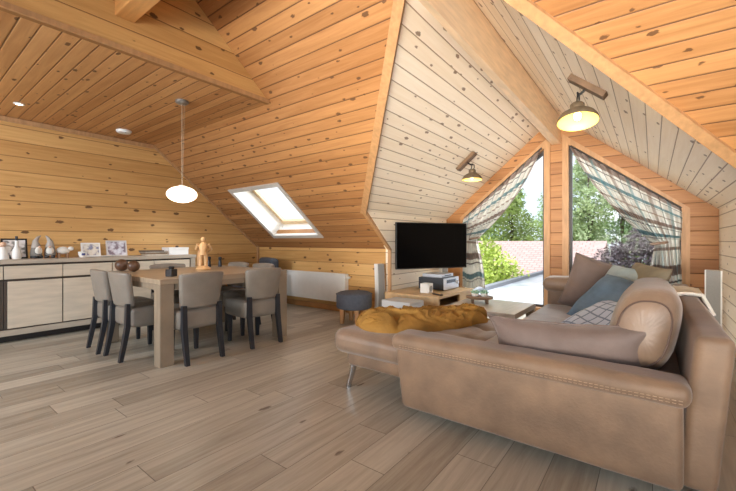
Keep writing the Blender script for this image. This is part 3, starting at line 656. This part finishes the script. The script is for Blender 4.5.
mb = MB(); mb.box((RX0 - .004, -.105, RZ1 - .02), (RX1 + .004, -.02, RZ1), .004)
for i in range(30): mb.box((RX0 + .03 + i * .045, -.09, RZ1), (RX0 + .055 + i * .045, -.035, RZ1 + .002))
mb.build('top_grille', rad_m, rd)
for x in (RX0, RX1): mb = MB(); mb.box((x - .004, -.1, RZ0), (x + .004, -.02, RZ1 - .01), .002); mb.build('side_panel', rad_m, rd)
mb = MB(); mb.box((RX0 + .02, -.035, RZ0 + .01), (RX1 - .02, -.022, RZ1 - .03)); mb.box((RX0 + .2, -.024, RZ0 + .05), (RX0 + .24, -.002, RZ1 - .1)); mb.box((RX1 - .24, -.024, RZ0 + .05), (RX1 - .2, -.002, RZ1 - .1)); mb.build('rear_panel', rad_m, rd)
mb = MB(); mb.lathe([(0, 0), (.02, 0), (.022, .03), (.018, .06), (0, .062)], (0, 0, 0), 14, at((RX1 + .004, -.06, RZ1 - .05), 0, 90, 0)); mb.build('valve', rad_m, rd, smooth=True)
for x in (RX1 - .03,): mb = MB(); mb.tube([(x, -.06, RZ0), (x, -.06, 0)], .009, 8); mb.build('pipe', rad_m, rd, smooth=True)

blue_g = mat('slate_blue_fabric', (86, 92, 104), .85, var=.12, vscale=30, bump=.2); birch = mat('warm_wood_leg', (186, 140, 92), .5, var=.1)
pf = thing('footstool', 'round slate blue footstool on wooden legs under the low wall', 'footstool', (-3.07, 3.72, 0), 20)
mb = MB(); mb.lathe([(0, .19), (.19, .19), (.222, .2), (.23, .22), (.23, .36), (.222, .385), (.19, .4), (.1, .408), (0, .41)], seg=40); mb.build('seat', blue_g, pf, smooth=True)
mb = MB(); mb.tube([(.232 * math.cos(a), .232 * math.sin(a), .375) for a in [i * math.pi / 20 for i in range(41)]], .005, 6); mb.build('piping', blue_g, pf, smooth=True)
for i in range(4):
    a = i * math.pi / 2 + .6; mb = MB(); mb.bar([(.16 * math.cos(a), .16 * math.sin(a), 0), (.15 * math.cos(a), .15 * math.sin(a), .2)], [.045, .055], [.045, .055]); mb.build('leg', birch, pf)
so = thing('wall_socket', 'white double wall socket beside the footstool', 'socket', (-2.985, YK, .27)); mb = MB(); mb.box((-.04, -.014, -.075), (.04, 0, .075), .005); mb.build('plate', rad_m, so)
for z in (-.035, .035): mb = MB(); mb.lathe([(0, 0), (.022, 0), (.024, .003), (0, .003)], (0, 0, 0), 16, at((0, -.013, z), 90)); mb.build('outlet', mat('socket_grey', (190, 188, 184), .5), so, smooth=True)

tw_w = mat('speaker_white', (226, 224, 220), .35); tw_g = mat('speaker_grille_grey', (150, 148, 144), .8, var=.1, vscale=200)
def tower(loc, rz, label, h_=.75):
    t = thing('tower_speaker', label, 'speaker', loc, rz, 'slim tower speakers')
    mb = MB(); mb.lathe([(0, 0), (.11, 0), (.115, .012), (.04, .022), (0, .024)], seg=24); mb.build('base', tw_w, t, smooth=True)
    pr = [(-.055, .05), (.055, .05)]
    def prof(x0, x1, y0, y1, b, m, nm_):
        mb = MB(); z_ = [.02 + (h_ - .02) * i / 10 for i in range(11)]; mb.bar([((x0 + x1) / 2, (y0 + y1) / 2 + b * math.sin(math.pi * (i / 10)), z_[i]) for i in range(11)], x1 - x0, y1 - y0); return mb.build(nm_, m, t)
    prof(-.058, .058, -.02, .05, -.018, tw_w, 'cabinet'); prof(-.048, .048, -.028, -.019, -.018, tw_g, 'grille')
tower((-2.92, 4.08, 0), 72, 'slim white tower speaker left of the television, against the low wall')
tower((-2.66, 5.48, 0), 60, 'slim pale tower speaker behind the television bench, below the screen')
tower((.44, 4.60, 0), -8, 'slim white tower speaker behind the sofa, at the right wall', .79)

# ------------------------------------------------------------------ television, bench, hi-fi
tv = thing('television', 'large flat black television swung out on a wall bracket', 'television', (-2.385, 4.575, .995), math.degrees(math.atan2(.91, .57)))
W, H = 1.10, .625
mb = MB(); mb.box((-W / 2, 0, -H / 2), (W / 2, .035, H / 2), .006); mb.build('housing', mat('tv_black_plastic', (16, 16, 17), .4), tv)
mb = MB(); mb.box((-W / 2 + .012, -.002, -H / 2 + .016), (W / 2 - .012, .001, H / 2 - .012)); mb.build('screen', mat('tv_screen', (3, 3, 4), .25, spec=.15), tv)
mb = MB(); mb.box((-.2, .03, -.15), (.2, .055, .15)); inv = tv.matrix_basis.inverted() if False else (Matrix.Translation(tv.location) @ Matrix.Rotation(tv.rotation_euler.z, 4, 'Z')).inverted()
a = inv @ Vector((XC + .0, 5.0, .995)); b = inv @ Vector((XC + .12, 4.9, .995))
mb.tube([(0, .05, 0), (b + Vector((0, 0, 0))), a], .022, 8); mb.box(a + Vector((-.06, -.06, -.12)), a + Vector((.06, .06, .12))) if False else None
mb.build('bracket', mat('dark_steel', (52, 52, 54), .4, .6), tv)
benchw = mat('honey_oak_bench', (196, 162, 118), .45, var=.14, vscale=4, stretch=(6, 1, 4))
bn = thing('television_bench', 'low honey oak television bench under the screen', 'bench', (-2.3, 4.35, 0))
BX0, BX1, BY0, BY1 = -.44, .33, -.42, .62
mb = MB(); mb.box((BX0, BY0, .375), (BX1, BY1, .405), .003); mb.build('top', benchw, bn)
mb = MB(); mb.box((BX0, BY0 + .01, .0), (BX1 - .01, BY0 + .04, .375)); mb.build('side_panel', benchw, bn)
mb = MB(); mb.box((BX0, BY1 - .04, .0), (BX1 - .01, BY1 - .01, .375)); mb.build('side_panel', benchw, bn)
mb = MB(); mb.box((BX0, BY0 + .04, .2), (BX1 - .01, BY1 - .04, .225)); mb.build('shelf', benchw, bn)
mb = MB(); mb.box((BX0, BY0 + .04, .02), (BX0 + .02, BY1 - .04, .375)); mb.build('back_panel', benchw, bn)
mb = MB(); mb.box((BX1 - .04, BY0 + .62, .0), (BX1 - .012, BY1 - .04, .375)); mb.build('door', benchw, bn)
mb = MB(); mb.box((BX0 + .02, BY0 + .04, .02), (BX1 - .01, BY1 - .04, .045)); mb.build('base', benchw, bn)
hifi_b = mat('hifi_black', (40, 41, 46), .4); hifi_s = mat('hifi_silver', (196, 198, 204), .3, .5)
hf = thing('receiver', 'black hi-fi receiver with a silver front on the television bench', 'receiver', (-2.33, 4.66, .405))
mb = MB(); mb.box((-.2, -.22, .012), (.17, .22, .165), .006); mb.build('housing', hifi_b, hf)
mb = MB(); mb.box((.168, -.22, .012), (.188, .22, .165), .004); mb.build('front_panel', hifi_s, hf)
mb = MB(); mb.box((.187, -.16, .095), (.19, .12, .14)); mb.build('display', mat('display_dark', (30, 34, 60), .2), hf)
mb = MB(); mb.lathe([(0, 0), (.026, 0), (.024, .02), (0, .021)], (0, 0, 0), 20, at((.186, .17, .09), 0, 90)); mb.build('knob', hifi_s, hf, smooth=True)
mb = MB()
for a in (-1, 1):
    for b in (-1, 1): mb.lathe([(0, 0), (.015, 0), (.015, .013), (0, .013)], (a * .14, b * .17, 0), 10)
mb.build('foot', hifi_b, hf)
mb = MB(); mb.box((-.16, -.17, .0), (.14, .17, .045), .005); pl = thing('disc_player', 'flat silver disc player on top of the receiver', 'disc player', (-2.35, 4.68, .57)); mb.build('housing', hifi_s, pl)
mb = MB(); mb.box((.139, -.1, .018), (.142, .1, .03)); mb.build('tray', hifi_b, pl)
sp = thing('bookshelf_speaker', 'small white speaker standing beside the black receiver', 'speaker', (-2.27, 4.18, .405), 0); mb = MB(); mb.box((-.06, -.05, 0), (.06, .07, .12), .006); mb.build('cabinet', tw_w, sp)
mb = MB(); mb.lathe([(0, 0), (.035, 0), (.037, .004), (0, .002)], (0, 0, 0), 18, at((.06, .01, .055), 0, 90)); mb.build('cone', tw_g, sp, smooth=True)
mb = MB(); mb.box((-.02, -.075, 0), (.02, .075, .016), .005); tag(mb.build('remote_control', hifi_b, loc=(-2.06, 4.08, .405), rot=(0, 0, R(70))), 'black remote control on the corner of the television bench', 'remote control')
gb = thing('subwoofer', 'pale grey subwoofer box standing on the floor before the television bench', 'subwoofer', (-2.27, 3.62, 0), -4)
mb = MB(); mb.box((-.2, -.14, .02), (.2, .14, .385), .012); mb.build('cabinet', mat('pale_grey_lacquer', (188, 188, 188), .4), gb)
mb = MB()
for a in (-1, 1):
    for b in (-1, 1): mb.lathe([(0, 0), (.02, 0), (.018, .022), (0, .022)], (a * .16, b * .1, 0), 10)
mb.build('foot', hifi_b, gb)
mb = MB(); mb.box((.2, -.12, .05), (.206, .12, .355), .003); mb.build('grille', mat('pale_blue_grille', (204, 208, 214), .6), gb)

# ------------------------------------------------------------------ coffee table
ctm = mat('bleached_oak', (202, 194, 184), .3, var=.14, vscale=4, stretch=(6, 1, 4)); cts = mat('bleached_oak_leg', (176, 156, 130), .5, var=.12)
ct = thing('coffee_table', 'low bleached oak coffee table in front of the window', 'coffee table', (-1.28, 3.66, 0), 0)
mb = MB(); mb.box((-.34, -.36, .375), (.34, .36, .425), .004); mb.build('tabletop', ctm, ct)
for a in (-1, 1):
    for b in (-1, 1): mb = MB(); mb.box((a * .335, b * .355, 0), (a * .265, b * .285, .375), .003); mb.build('leg', cts, ct)
mb = MB(); mb.box((-.28, -.3, .12), (.28, .3, .14), .003); mb.build('shelf', cts, ct)
ty = thing('serving_stand', 'small round wooden stand on two feet on the coffee table', 'stand', (-1.40, 3.70, .425), 25); dkw = mat('walnut', (128, 100, 76), .5, var=.2)
mb = MB(); mb.lathe([(0, .05), (.13, .05), (.135, .058), (.135, .068), (0, .07)], seg=32); mb.build('board', dkw, ty, smooth=True)
for a in (-1, 1): mb = MB(); mb.box((a * .07 - .013, -.06, 0), (a * .07 + .013, .06, .05), .003); mb.build('foot', dkw, ty)
su = leaf_mat('succulent_leaves', (150, 186, 160))
for i, (x, y, lb) in enumerate(((-1.44, 3.68, 'pale green succulent on the wooden stand, nearest the television'), (-1.36, 3.72, 'pale green succulent on the wooden stand, nearest the window post'))):
    p = thing('succulent', lb, 'plant', (x, y, .495), 40 * i, 'succulents on the stand')
    mb = MB(); mb.lathe([(0, 0), (.03, 0), (.038, .03), (.034, .03), (0, .026)], seg=16); mb.build('pot', cer, p, smooth=True)
    mb = MB()
    for k in range(14):
        a = k * 2.4; e_ = .2 + .9 * (k / 14); d = Vector((math.cos(a) * math.cos(e_), math.sin(a) * math.cos(e_), math.sin(e_)))
        mb.tube([Vector((0, 0, .025)), Vector((0, 0, .025)) + d * .03, Vector((0, 0, .025)) + d * .055], [.006, .011, .001], 6)
    mb.build('leaves', su, p, smooth=True)

# ------------------------------------------------------------------ sofa
sofa_m = mat('brown_suede_leather', (117, 92, 70), .6, var=.24, vscale=7, bump=.18, bscale=70, sheen=.25)
seat_m = mat('brown_suede_leather_seat', (120, 97, 78), .45, var=.2, vscale=7, bump=.2, bscale=50, sheen=.3)
thread = mat('pale_thread', (176, 150, 128), .8)
sf = thing('corner_sofa', 'large brown suede corner sofa with a chaise', 'sofa', (0, 0, 0))
# base body
mb = MB(); mb.rbox((-1.74, 2.02, .17), (-.8, 2.98, .30), .03, n=6); mb.rbox((-.84, 2.02, .07), (.12, 4.25, .30), .03, n=8); mb.build('base', sofa_m, sf, smooth=True)
# chaise cushion, tufted
def tuft(q):
    if q.z > .38:
        for (a, b) in TUFTS:
            d = math.hypot(q.x - a, q.y - b); q = q - Vector((0, 0, .022 * math.exp(-(d / .05) ** 2)))
            q = q - Vector((0, 0, .008 * math.exp(-abs(q.x - a) / .02) + .008 * math.exp(-abs(q.y - b) / .02)))
    return q
TUFTS = [(x, y) for x in (-1.35, -.95, -.45) for y in (2.35, 2.68)]
mb = MB(); mb.rbox((-1.85, 1.985, .25), (-.82, 3.0, .42), .065, bulge=(.01, .01, .012), n=34, taper=tuft); mb.build('chaise_cushion', seat_m, sf, smooth=True)
TUFTS = [(-.42, y) for y in (2.5, 2.95, 3.4, 3.85)]
mb = MB(); mb.rbox((-.88, 2.08, .255), (.13, 4.16, .42), .06, bulge=(.01, 0, .012), n=36, taper=tuft); mb.build('seat_cushion', seat_m, sf, smooth=True)
# near arm: panel and padded roll with a double seam
lean = lambda q: Vector((q.x - (.045 * (q.z - .07) / .4 if q.x < -.6 else 0), q.y, q.z))
mb = MB(); mb.rbox((-1.215, 1.905, .05), (.10, 2.05, .455), .035, bulge=(0, .008, 0), n=12, noise_amp=.004, nscale=5, taper=lean); mb.build('armrest', sofa_m, sf, smooth=True)
mb = MB(); mb.rbox((-1.275, 1.875, .395), (.125, 2.085, .492), .046, bulge=(0, 0, .006), n=18, noise_amp=.004, nscale=9); arm = mb.build('arm_pad', sofa_m, sf, smooth=True)
mb = MB()
for z, y in ((.433, 1.8725), (.421, 1.8735)): 
    x = -1.2
    while x < .09:
        mb.tube([(x, y + .004 * 0, z + noise.noise(Vector((x * 4, 0, 0))) * .002), (x + .013, y, z)],   .0013, 4); x += .02
mb.build('seam', thread, arm)
# far arm
mb = MB(); mb.rbox((-.86, 4.13, .07), (.12, 4.33, .6), .045, bulge=(0, .01, 0), n=8); mb.build('armrest', sofa_m, sf, smooth=True)
mb = MB(); mb.rbox((-.9, 4.08, .55), (.12, 4.36, .69), .066, bulge=(0, 0, .012), n=10, noise_amp=.006); mb.build('arm_pad', seat_m, sf, smooth=True)
# backrest
bl = lambda q: Vector((q.x + .05 * (q.z - .1) / .57, q.y, q.z))
mb = MB(); mb.rbox((.085, 1.955, .06), (.205, 4.36, .675), .03, bulge=(.006, 0, .004), n=12, noise_amp=.004, taper=bl); mb.build('backrest', sofa_m, sf, smooth=True)
def wrinkle(cx, cy):
    def f(q):
        a = math.atan2(q.z - .6, q.y - cy); rr = math.hypot(q.z - .6, q.y - cy)
        return q + Vector((-.007 * noise.noise(Vector((q.x * 5, q.y * 6, q.z * 6))), .006 * noise.noise(q * 7), .003 * math.sin(50 * q.y + 9 * noise.noise(q * 5))))
    return f
def spow(v, e): return math.copysign(abs(v) ** e, v)
def backc(y0, y1, zt):
    c = Vector((-.04, (y0 + y1) / 2, (.40 + zt) / 2)); ra, rb, rc = .14, (y1 - y0) / 2 + .012, (zt - .40) / 2
    def surf(th, yy, k=1.0):                     # section angle, position along the cushion -1..1
        rr = max(0, 1 - abs(yy) ** 7) ** (1 / 2.8)
        sx, sz = spow(math.cos(th), .78) * ra * rr, spow(math.sin(th), .7) * rc * rr
        q = Vector((sx, yy * rb, sz)) * k
        wr = .008 * noise.noise(Vector((q.x * 8, q.y * 6 + y0 * 9, q.z * 8))) + .0018 * math.sin(22 * th + 3 * noise.noise(q * 6)) * abs(yy) ** 4 * min(1, rr * 1.5)
        q = q * (1 + wr * 3)
        return c + q + Vector((.2 * q.z, 0, 0))
    mb = MB(); mb.grid(lambda u, v: surf(u * 2 * math.pi, math.sin((v - .5) * math.pi)), 64, 44)
    bmesh.ops.remove_doubles(mb.bm, verts=mb.bm.verts, dist=1e-4); o = mb.build('back_cushion', seat_m, sf, smooth=True)
    for yy in (-.93, .93):
        mb = MB(); mb.tube([surf(i / 48 * 2 * math.pi, yy, 1.006) for i in range(49)], .0045, 6, False); mb.build('piping', piping_m, o, smooth=True)
piping_m = mat('dark_brown_piping', (78, 58, 48), .6)
backc(2.16, 2.84, .83); backc(2.86, 3.56, .79); backc(3.58, 4.1, .755)
chrome = mat('chrome', (200, 200, 204), .15, 1)
for x, y, d in ((-1.70, 2.06, -1), (-1.70, 2.9, -1), (-.78, 4.2, -1), (.1, 4.26, 1), (.12, 2.02, 1), (-.9, 2.12, -1)):
    mb = MB(); mb.tube([(x + d * .05, y, 0), (x + d * .045, y, .03), (x + d * .02, y, .1), (x, y, .18)], [.018, .018, .02, .026], 10); mb.build('leg', chrome, sf, smooth=True)
mb = MB(); mb.rbox((-1.78, 2.03, .41), (-1.25, 2.4, .425), .005, n=3)
# throw pillows
choc = mat('mocha_cushion', (102, 85, 77), .65, var=.14, vscale=9, bump=.2, sheen=.3)
def cushion(label, m, loc, rx, ry, rz, w_, h_, t_, seed, grp='loose cushions on the sofa', piping=True, ears=.08):
    r = thing('cushion', label, 'cushion', loc, 0, grp); r.rotation_euler = (R(rx), R(ry), R(rz))
    mb = MB(); mb.pillow(w_, h_, t_, 22, .019, 6, seed, ears); mb.build('cover', m, r, smooth=True)
    if piping:
        pts = []
        for i in range(60):
            a = i / 60 * 4; k = int(a); f = a - k; x, z = [(2 * f - 1, -1), (1, 2 * f - 1), (1 - 2 * f, 1), (-1, 1 - 2 * f)][k]
            p = Vector((x * w_ / 2 * (1 - ears * (1 - z * z)), 0, z * h_ / 2 * (1 - ears * (1 - x * x)))); p += noise.noise_vector(p * 6 + Vector((seed, seed * 2, 0))) * .014 * .3; pts.append(p)
        mb = MB(); mb.tube(pts + pts[:1], .004, 5, False); mb.build('piping', m, r, smooth=True)
    return r
cushion('oblong mocha cushion lying behind the near sofa arm', choc, (-.36, 2.185, .475), 10, -3, 2, .78, .34, .19, 3, ears=.12)
cushion('square mocha cushion leaning at the far sofa arm', choc, (-.37, 3.92, .63), -14, 18, 8, .56, .50, .17, 9, ears=.06)
jean = mat('washed_blue_fabric', (90, 112, 132), .8, var=.25, vscale=8, bump=.25); mint = mat('pale_teal_fabric', (156, 170, 172), .8, var=.2, vscale=6, bump=.25)
olive = mat('olive_grey_fabric', (122, 112, 92), .8, var=.15)
def check_mat():
    m = bpy.data.materials.new('pale_blue_check_fabric'); m.use_nodes = True; t = m.node_tree; n = t.nodes; uv = n.new('ShaderNodeUVMap'); b = n.new('ShaderNodeTexBrick'); t.links.new(uv.outputs[0], b.inputs[0])
    b.inputs['Color1'].default_value = s2l((192, 204, 224)); b.inputs['Color2'].default_value = s2l((176, 192, 216)); b.inputs['Mortar'].default_value = s2l((112, 128, 156)); b.inputs['Scale'].default_value = 1
    b.offset = 0; b.inputs['Brick Width'].default_value = .075; b.inputs['Row Height'].default_value = .075; b.inputs['Mortar Size'].default_value = .006; t.links.new(b.outputs[0], n['Principled BSDF'].inputs['Base Color']); n['Principled BSDF'].inputs['Roughness'].default_value = .8; return m
cushion('pale teal cushion in front of the far back cushion', mint, (-.18, 3.66, .64), -32, 6, -42, .50, .44, .18, 14, piping=False, ears=.04)
cushion('washed blue cushion, uppermost in the middle of the sofa', jean, (-.22, 3.24, .59), -46, 10, -40, .52, .46, .17, 18, piping=False, ears=.04)
cushion('pale blue checked cushion under the washed blue one', check_mat(), (-.24, 2.92, .50), -62, 4, -48, .58, .46, .12, 21, piping=False, ears=.04)
cushion('olive grey cushion wedged behind the pale teal one', olive, (-.07, 3.62, .68), -22, 4, -60, .44, .40, .15, 25, piping=False, ears=.04)
# white throw over the back of the sofa
mb = MB()
def throw(a, b):
    x = .13 + .2 * a; y = 3.3 + .6 * b; z = .70 - .01 * b + .012 * math.sin(9 * b + 4 * a) + .01 * noise.noise(Vector((a * 5, b * 5, 1)))
    if x > .27: z -= min((x - .27) * 2, .2)
    return Vector((x, y, z))
mb.grid(throw, 20, 20, (1, 1)); o = mb.build('throw', mat('white_knit', (226, 220, 210), .9, bump=.4), smooth=True); sd = o.modifiers.new('thickness', 'SOLIDIFY'); sd.thickness = .02
tag(o, 'white throw draped over the top of the sofa back', 'throw')
# mustard blanket, loosely bunched on the chaise
must = mat('mustard_velvet', (144, 106, 50), .8, var=.2, vscale=9, bump=.3, bscale=60, spec=.2)
bl = thing('blanket', 'crumpled mustard blanket on the sofa chaise', 'blanket', (-1.38, 2.53, .425), 48)
def blanket(u, v):
    a, b = u * 2 - 1, v * 2 - 1                       # along, across
    wd = (.25 * (1 - .5 * max(0, a) ** 1.2)) * (max(0, 1 - abs(a) ** 5)) ** .5 + .012
    x = a * .53; y = b * wd + .05 * math.sin(2.2 * a) * max(0, a)
    ph = 2.2 * noise.noise(Vector((a * 1.6, b * .6, 1))) + 1.2 * a
    bunch = max(0, a - .3)
    dome = max(0, 1 - abs(b) ** 2.6) ** .55 * max(0, 1 - abs(a) ** 6) ** .5
    wx, wy = noise.noise(Vector((a * 2, b * 1.5, 11))) * .6, noise.noise(Vector((a * 2, b * 1.5, 17))) * .6
    def ridge(f, sd): return 1 - 2.6 * abs(noise.noise(Vector(((b * .8 + a * (.9 + .5 * bunch) + wx) * f, (a - b * .6 + wy) * f * .32, sd))))
    h = dome * (.082 - .018 * a + .028 * ridge(3.6, 2) + .016 * ridge(7.5, 5) + .006 * ridge(15, 8)) + dome * bunch * (.07 * ridge(5, 21) + .02)
    n_ = noise.noise_vector(Vector((a * 3.5, b * 2.5, 7))) * (.03 + .1 * bunch)
    return Vector((x + n_.x, y + n_.y, max(.0, h)))
mb = MB(); mb.grid(blanket, 130, 70); mb.build('folds', must, bl, smooth=True)

# ------------------------------------------------------------------ lamps
rust = mat('weathered_bronze', (112, 96, 76), .5, .4, var=.25, vscale=20); blk = mat('reclaimed_wood_block', (104, 78, 54), .65, var=.3, vscale=8); iron = mat('black_iron', (40, 38, 36), .5, .5)
bulb_m = mat('lit_bulb', (255, 236, 180), .5, emit=(255, 226, 150), estr=5); inner_m = mat('cream_enamel_inside', (244, 216, 122), .5)
def wall_lamp(sg, bp, sp, r, label, tx, tyy):
    """bp: centre of the block on the slope; sp: centre of the shade opening"""
    nrm = Vector((-sg * TD * CD, 0, -CD)); upv = Vector((-sg * CD, 0, TD * CD)); bp, sp = Vector(bp), Vector(sp)
    t = thing('wall_lamp', label, 'lamp', bp, 0, 'industrial lamps on the dormer ceiling')
    mb = MB(); yv = Vector((0, 1, 0)); M3 = Matrix((upv, yv, nrm)).transposed().to_4x4()
    mb.box((-.155, -.05, -.004), (.155, .05, .045), .006, mtx=M3); mb.build('mount_block', blk, t)
    p = sp - bp; top = p + Vector((0, 0, r * 1.05)); hub = nrm * .05
    k = top + Vector((sg * .0, .03, .07))
    mb = MB(); mb.tube([hub, hub + (k - hub) * .35 + nrm * .02, k], .010, 8)
    for a in (-1, 1): mb.tube([k + Vector((0, a * .035, 0)), k + Vector((0, a * .045, -.03)), top + Vector((0, a * .035, 0))], .006, 6)
    mb.tube([k + Vector((0, -.04, 0)), k + Vector((0, .04, 0))], .008, 6); mb.build('arm', iron, t, smooth=True)
    tilt = Matrix.Translation(p) @ Matrix.Rotation(R(tx), 4, 'X') @ Matrix.Rotation(R(tyy), 4, 'Y')
    h = r
    o_ = [(r, 0), (r * 1.01, h * .04), (r * .96, h * .22), (r * .82, h * .42), (r * .6, h * .58), (r * .42, h * .66), (r * .36, h * .72), (r * .35, h * 1.0), (r * .28, h * 1.08), (0, h * 1.1)]
    i_ = [(r * .97, 0), (r * .93, h * .2), (r * .79, h * .39), (r * .56, h * .55), (r * .3, h * .62), (0, h * .63)]
    mb = MB(); mb.lathe(i_[::-1] + [(r * .98, -.001)] , (0, 0, 0), 36, tilt) if False else None
    mb.lathe([(r * .975, .001)] + o_, (0, 0, 0), 36, tilt)
    # open the bottom
    bmesh.ops.delete(mb.bm, geom=[f for f in mb.bm.faces if len(f.verts) > 10 and f.calc_center_median().z < p.z + .03], context='FACES_ONLY')
    sh_ = mb.build('lamp_shade', rust, t, smooth=True)
    mb = MB(); mb.lathe(i_, (0, 0, 0), 36, tilt)
    bmesh.ops.delete(mb.bm, geom=[f for f in mb.bm.faces if len(f.verts) > 10], context='FACES_ONLY')
    x = mb.build('inner_shade', inner_m, sh_, smooth=True); x['label'] = 'cream enamel inside of the shade'
    mb = MB(); mb.ball((0, 0, h * .34), r * .2, 14, 10, (1, 1, 1.25), tilt); mb.build('bulb', bulb_m, t, smooth=True)
    d = bpy.data.lights.new('lamp_light', 'POINT'); d.energy = 2.2; d.color = (1, .84, .5); d.shadow_soft_size = r * .25; lo = bpy.data.objects.new('lamp_light', d); C.objects.link(lo); lo.parent = t; lo.location = tilt @ Vector((0, 0, h * .12))
wall_lamp(1, (-.385, 3.30, 1.416 + TD * (XR + .385)), (-.46, 3.27, 1.975), .145, 'lit bronze lamp on the right dormer slope, the larger and nearer one', -13, -3)
wall_lamp(-1, (-1.965, 4.69, 1.416 + TD * (-1.965 - XC)), (-1.845, 4.62, 1.845), .125, 'bronze lamp on the left dormer slope above the television', -2, 0)
# pendant over the table
pd = thing('pendant_lamp', 'glowing white oval pendant lamp over the dining table', 'lamp', (-3.72, 1.818, ZC))
mb = MB(); mb.lathe([(0, 0), (.06, 0), (.06, -.02), (.045, -.032), (0, -.034)], seg=24); mb.build('canopy', mat('brushed_nickel', (150, 146, 140), .35, .6), pd, smooth=True)
mb = MB(); mb.tube([(0, 0, -.03), (0, 0, -.86)], .003, 6); mb.tube([(.012, .02, -.03), (.004, .004, -.84)], .0012, 5); mb.build('cord', mat('pale_cord', (196, 176, 150), .6), pd)
mb = MB(); mb.lathe([(0, -.84), (.03, -.84), (.034, -.862), (0, -.864)], seg=18); mb.build('socket', cer, pd, smooth=True)
opal = mat('opal_glass_lit', (250, 244, 228), .3, emit=(255, 240, 214), estr=1.6)
mb = MB(); mb.ball((0, 0, -.93), .14, 32, 16, (1, 1, .58)); mb.build('globe', opal, pd, smooth=True)
d = bpy.data.lights.new('lamp_light', 'POINT'); d.energy = 4; d.color = (1, .88, .7); d.shadow_soft_size = .12; lo = bpy.data.objects.new('lamp_light', d); C.objects.link(lo); lo.parent = pd; lo.location = (0, 0, -1.06)
dl = thing('ceiling_spotlight', 'small lit recessed spotlight in the dining ceiling', 'spotlight', (-5.11, .85, ZC))
mb = MB(); mb.lathe([(.028, 0), (.045, 0), (.045, -.006), (.03, -.008), (.028, 0)], seg=24); mb.build('bezel', rad_m, dl, smooth=True)
mb = MB(); mb.lathe([(0, -.002), (.029, -.002), (.029, -.005), (0, -.005)], seg=20); mb.build('lens', mat('lit_lens', (255, 240, 210), .4, emit=(255, 236, 200), estr=6), dl)
sd_ = thing('smoke_detector', 'flat white round fitting on the dining ceiling near the left wall', 'smoke detector', (-5.30, 1.86, ZC))
mb = MB(); mb.lathe([(0, 0), (.085, 0), (.085, -.012), (.07, -.03), (0, -.034)], seg=28); mb.build('housing', rad_m, sd_, smooth=True)
mb = MB(); mb.lathe([(0, 0), (.006, 0), (.006, -.004), (0, -.004)], (.05, .0, -.03), 10); mb.build('indicator', mat('indicator_grey', (150, 150, 148), .4), sd_)
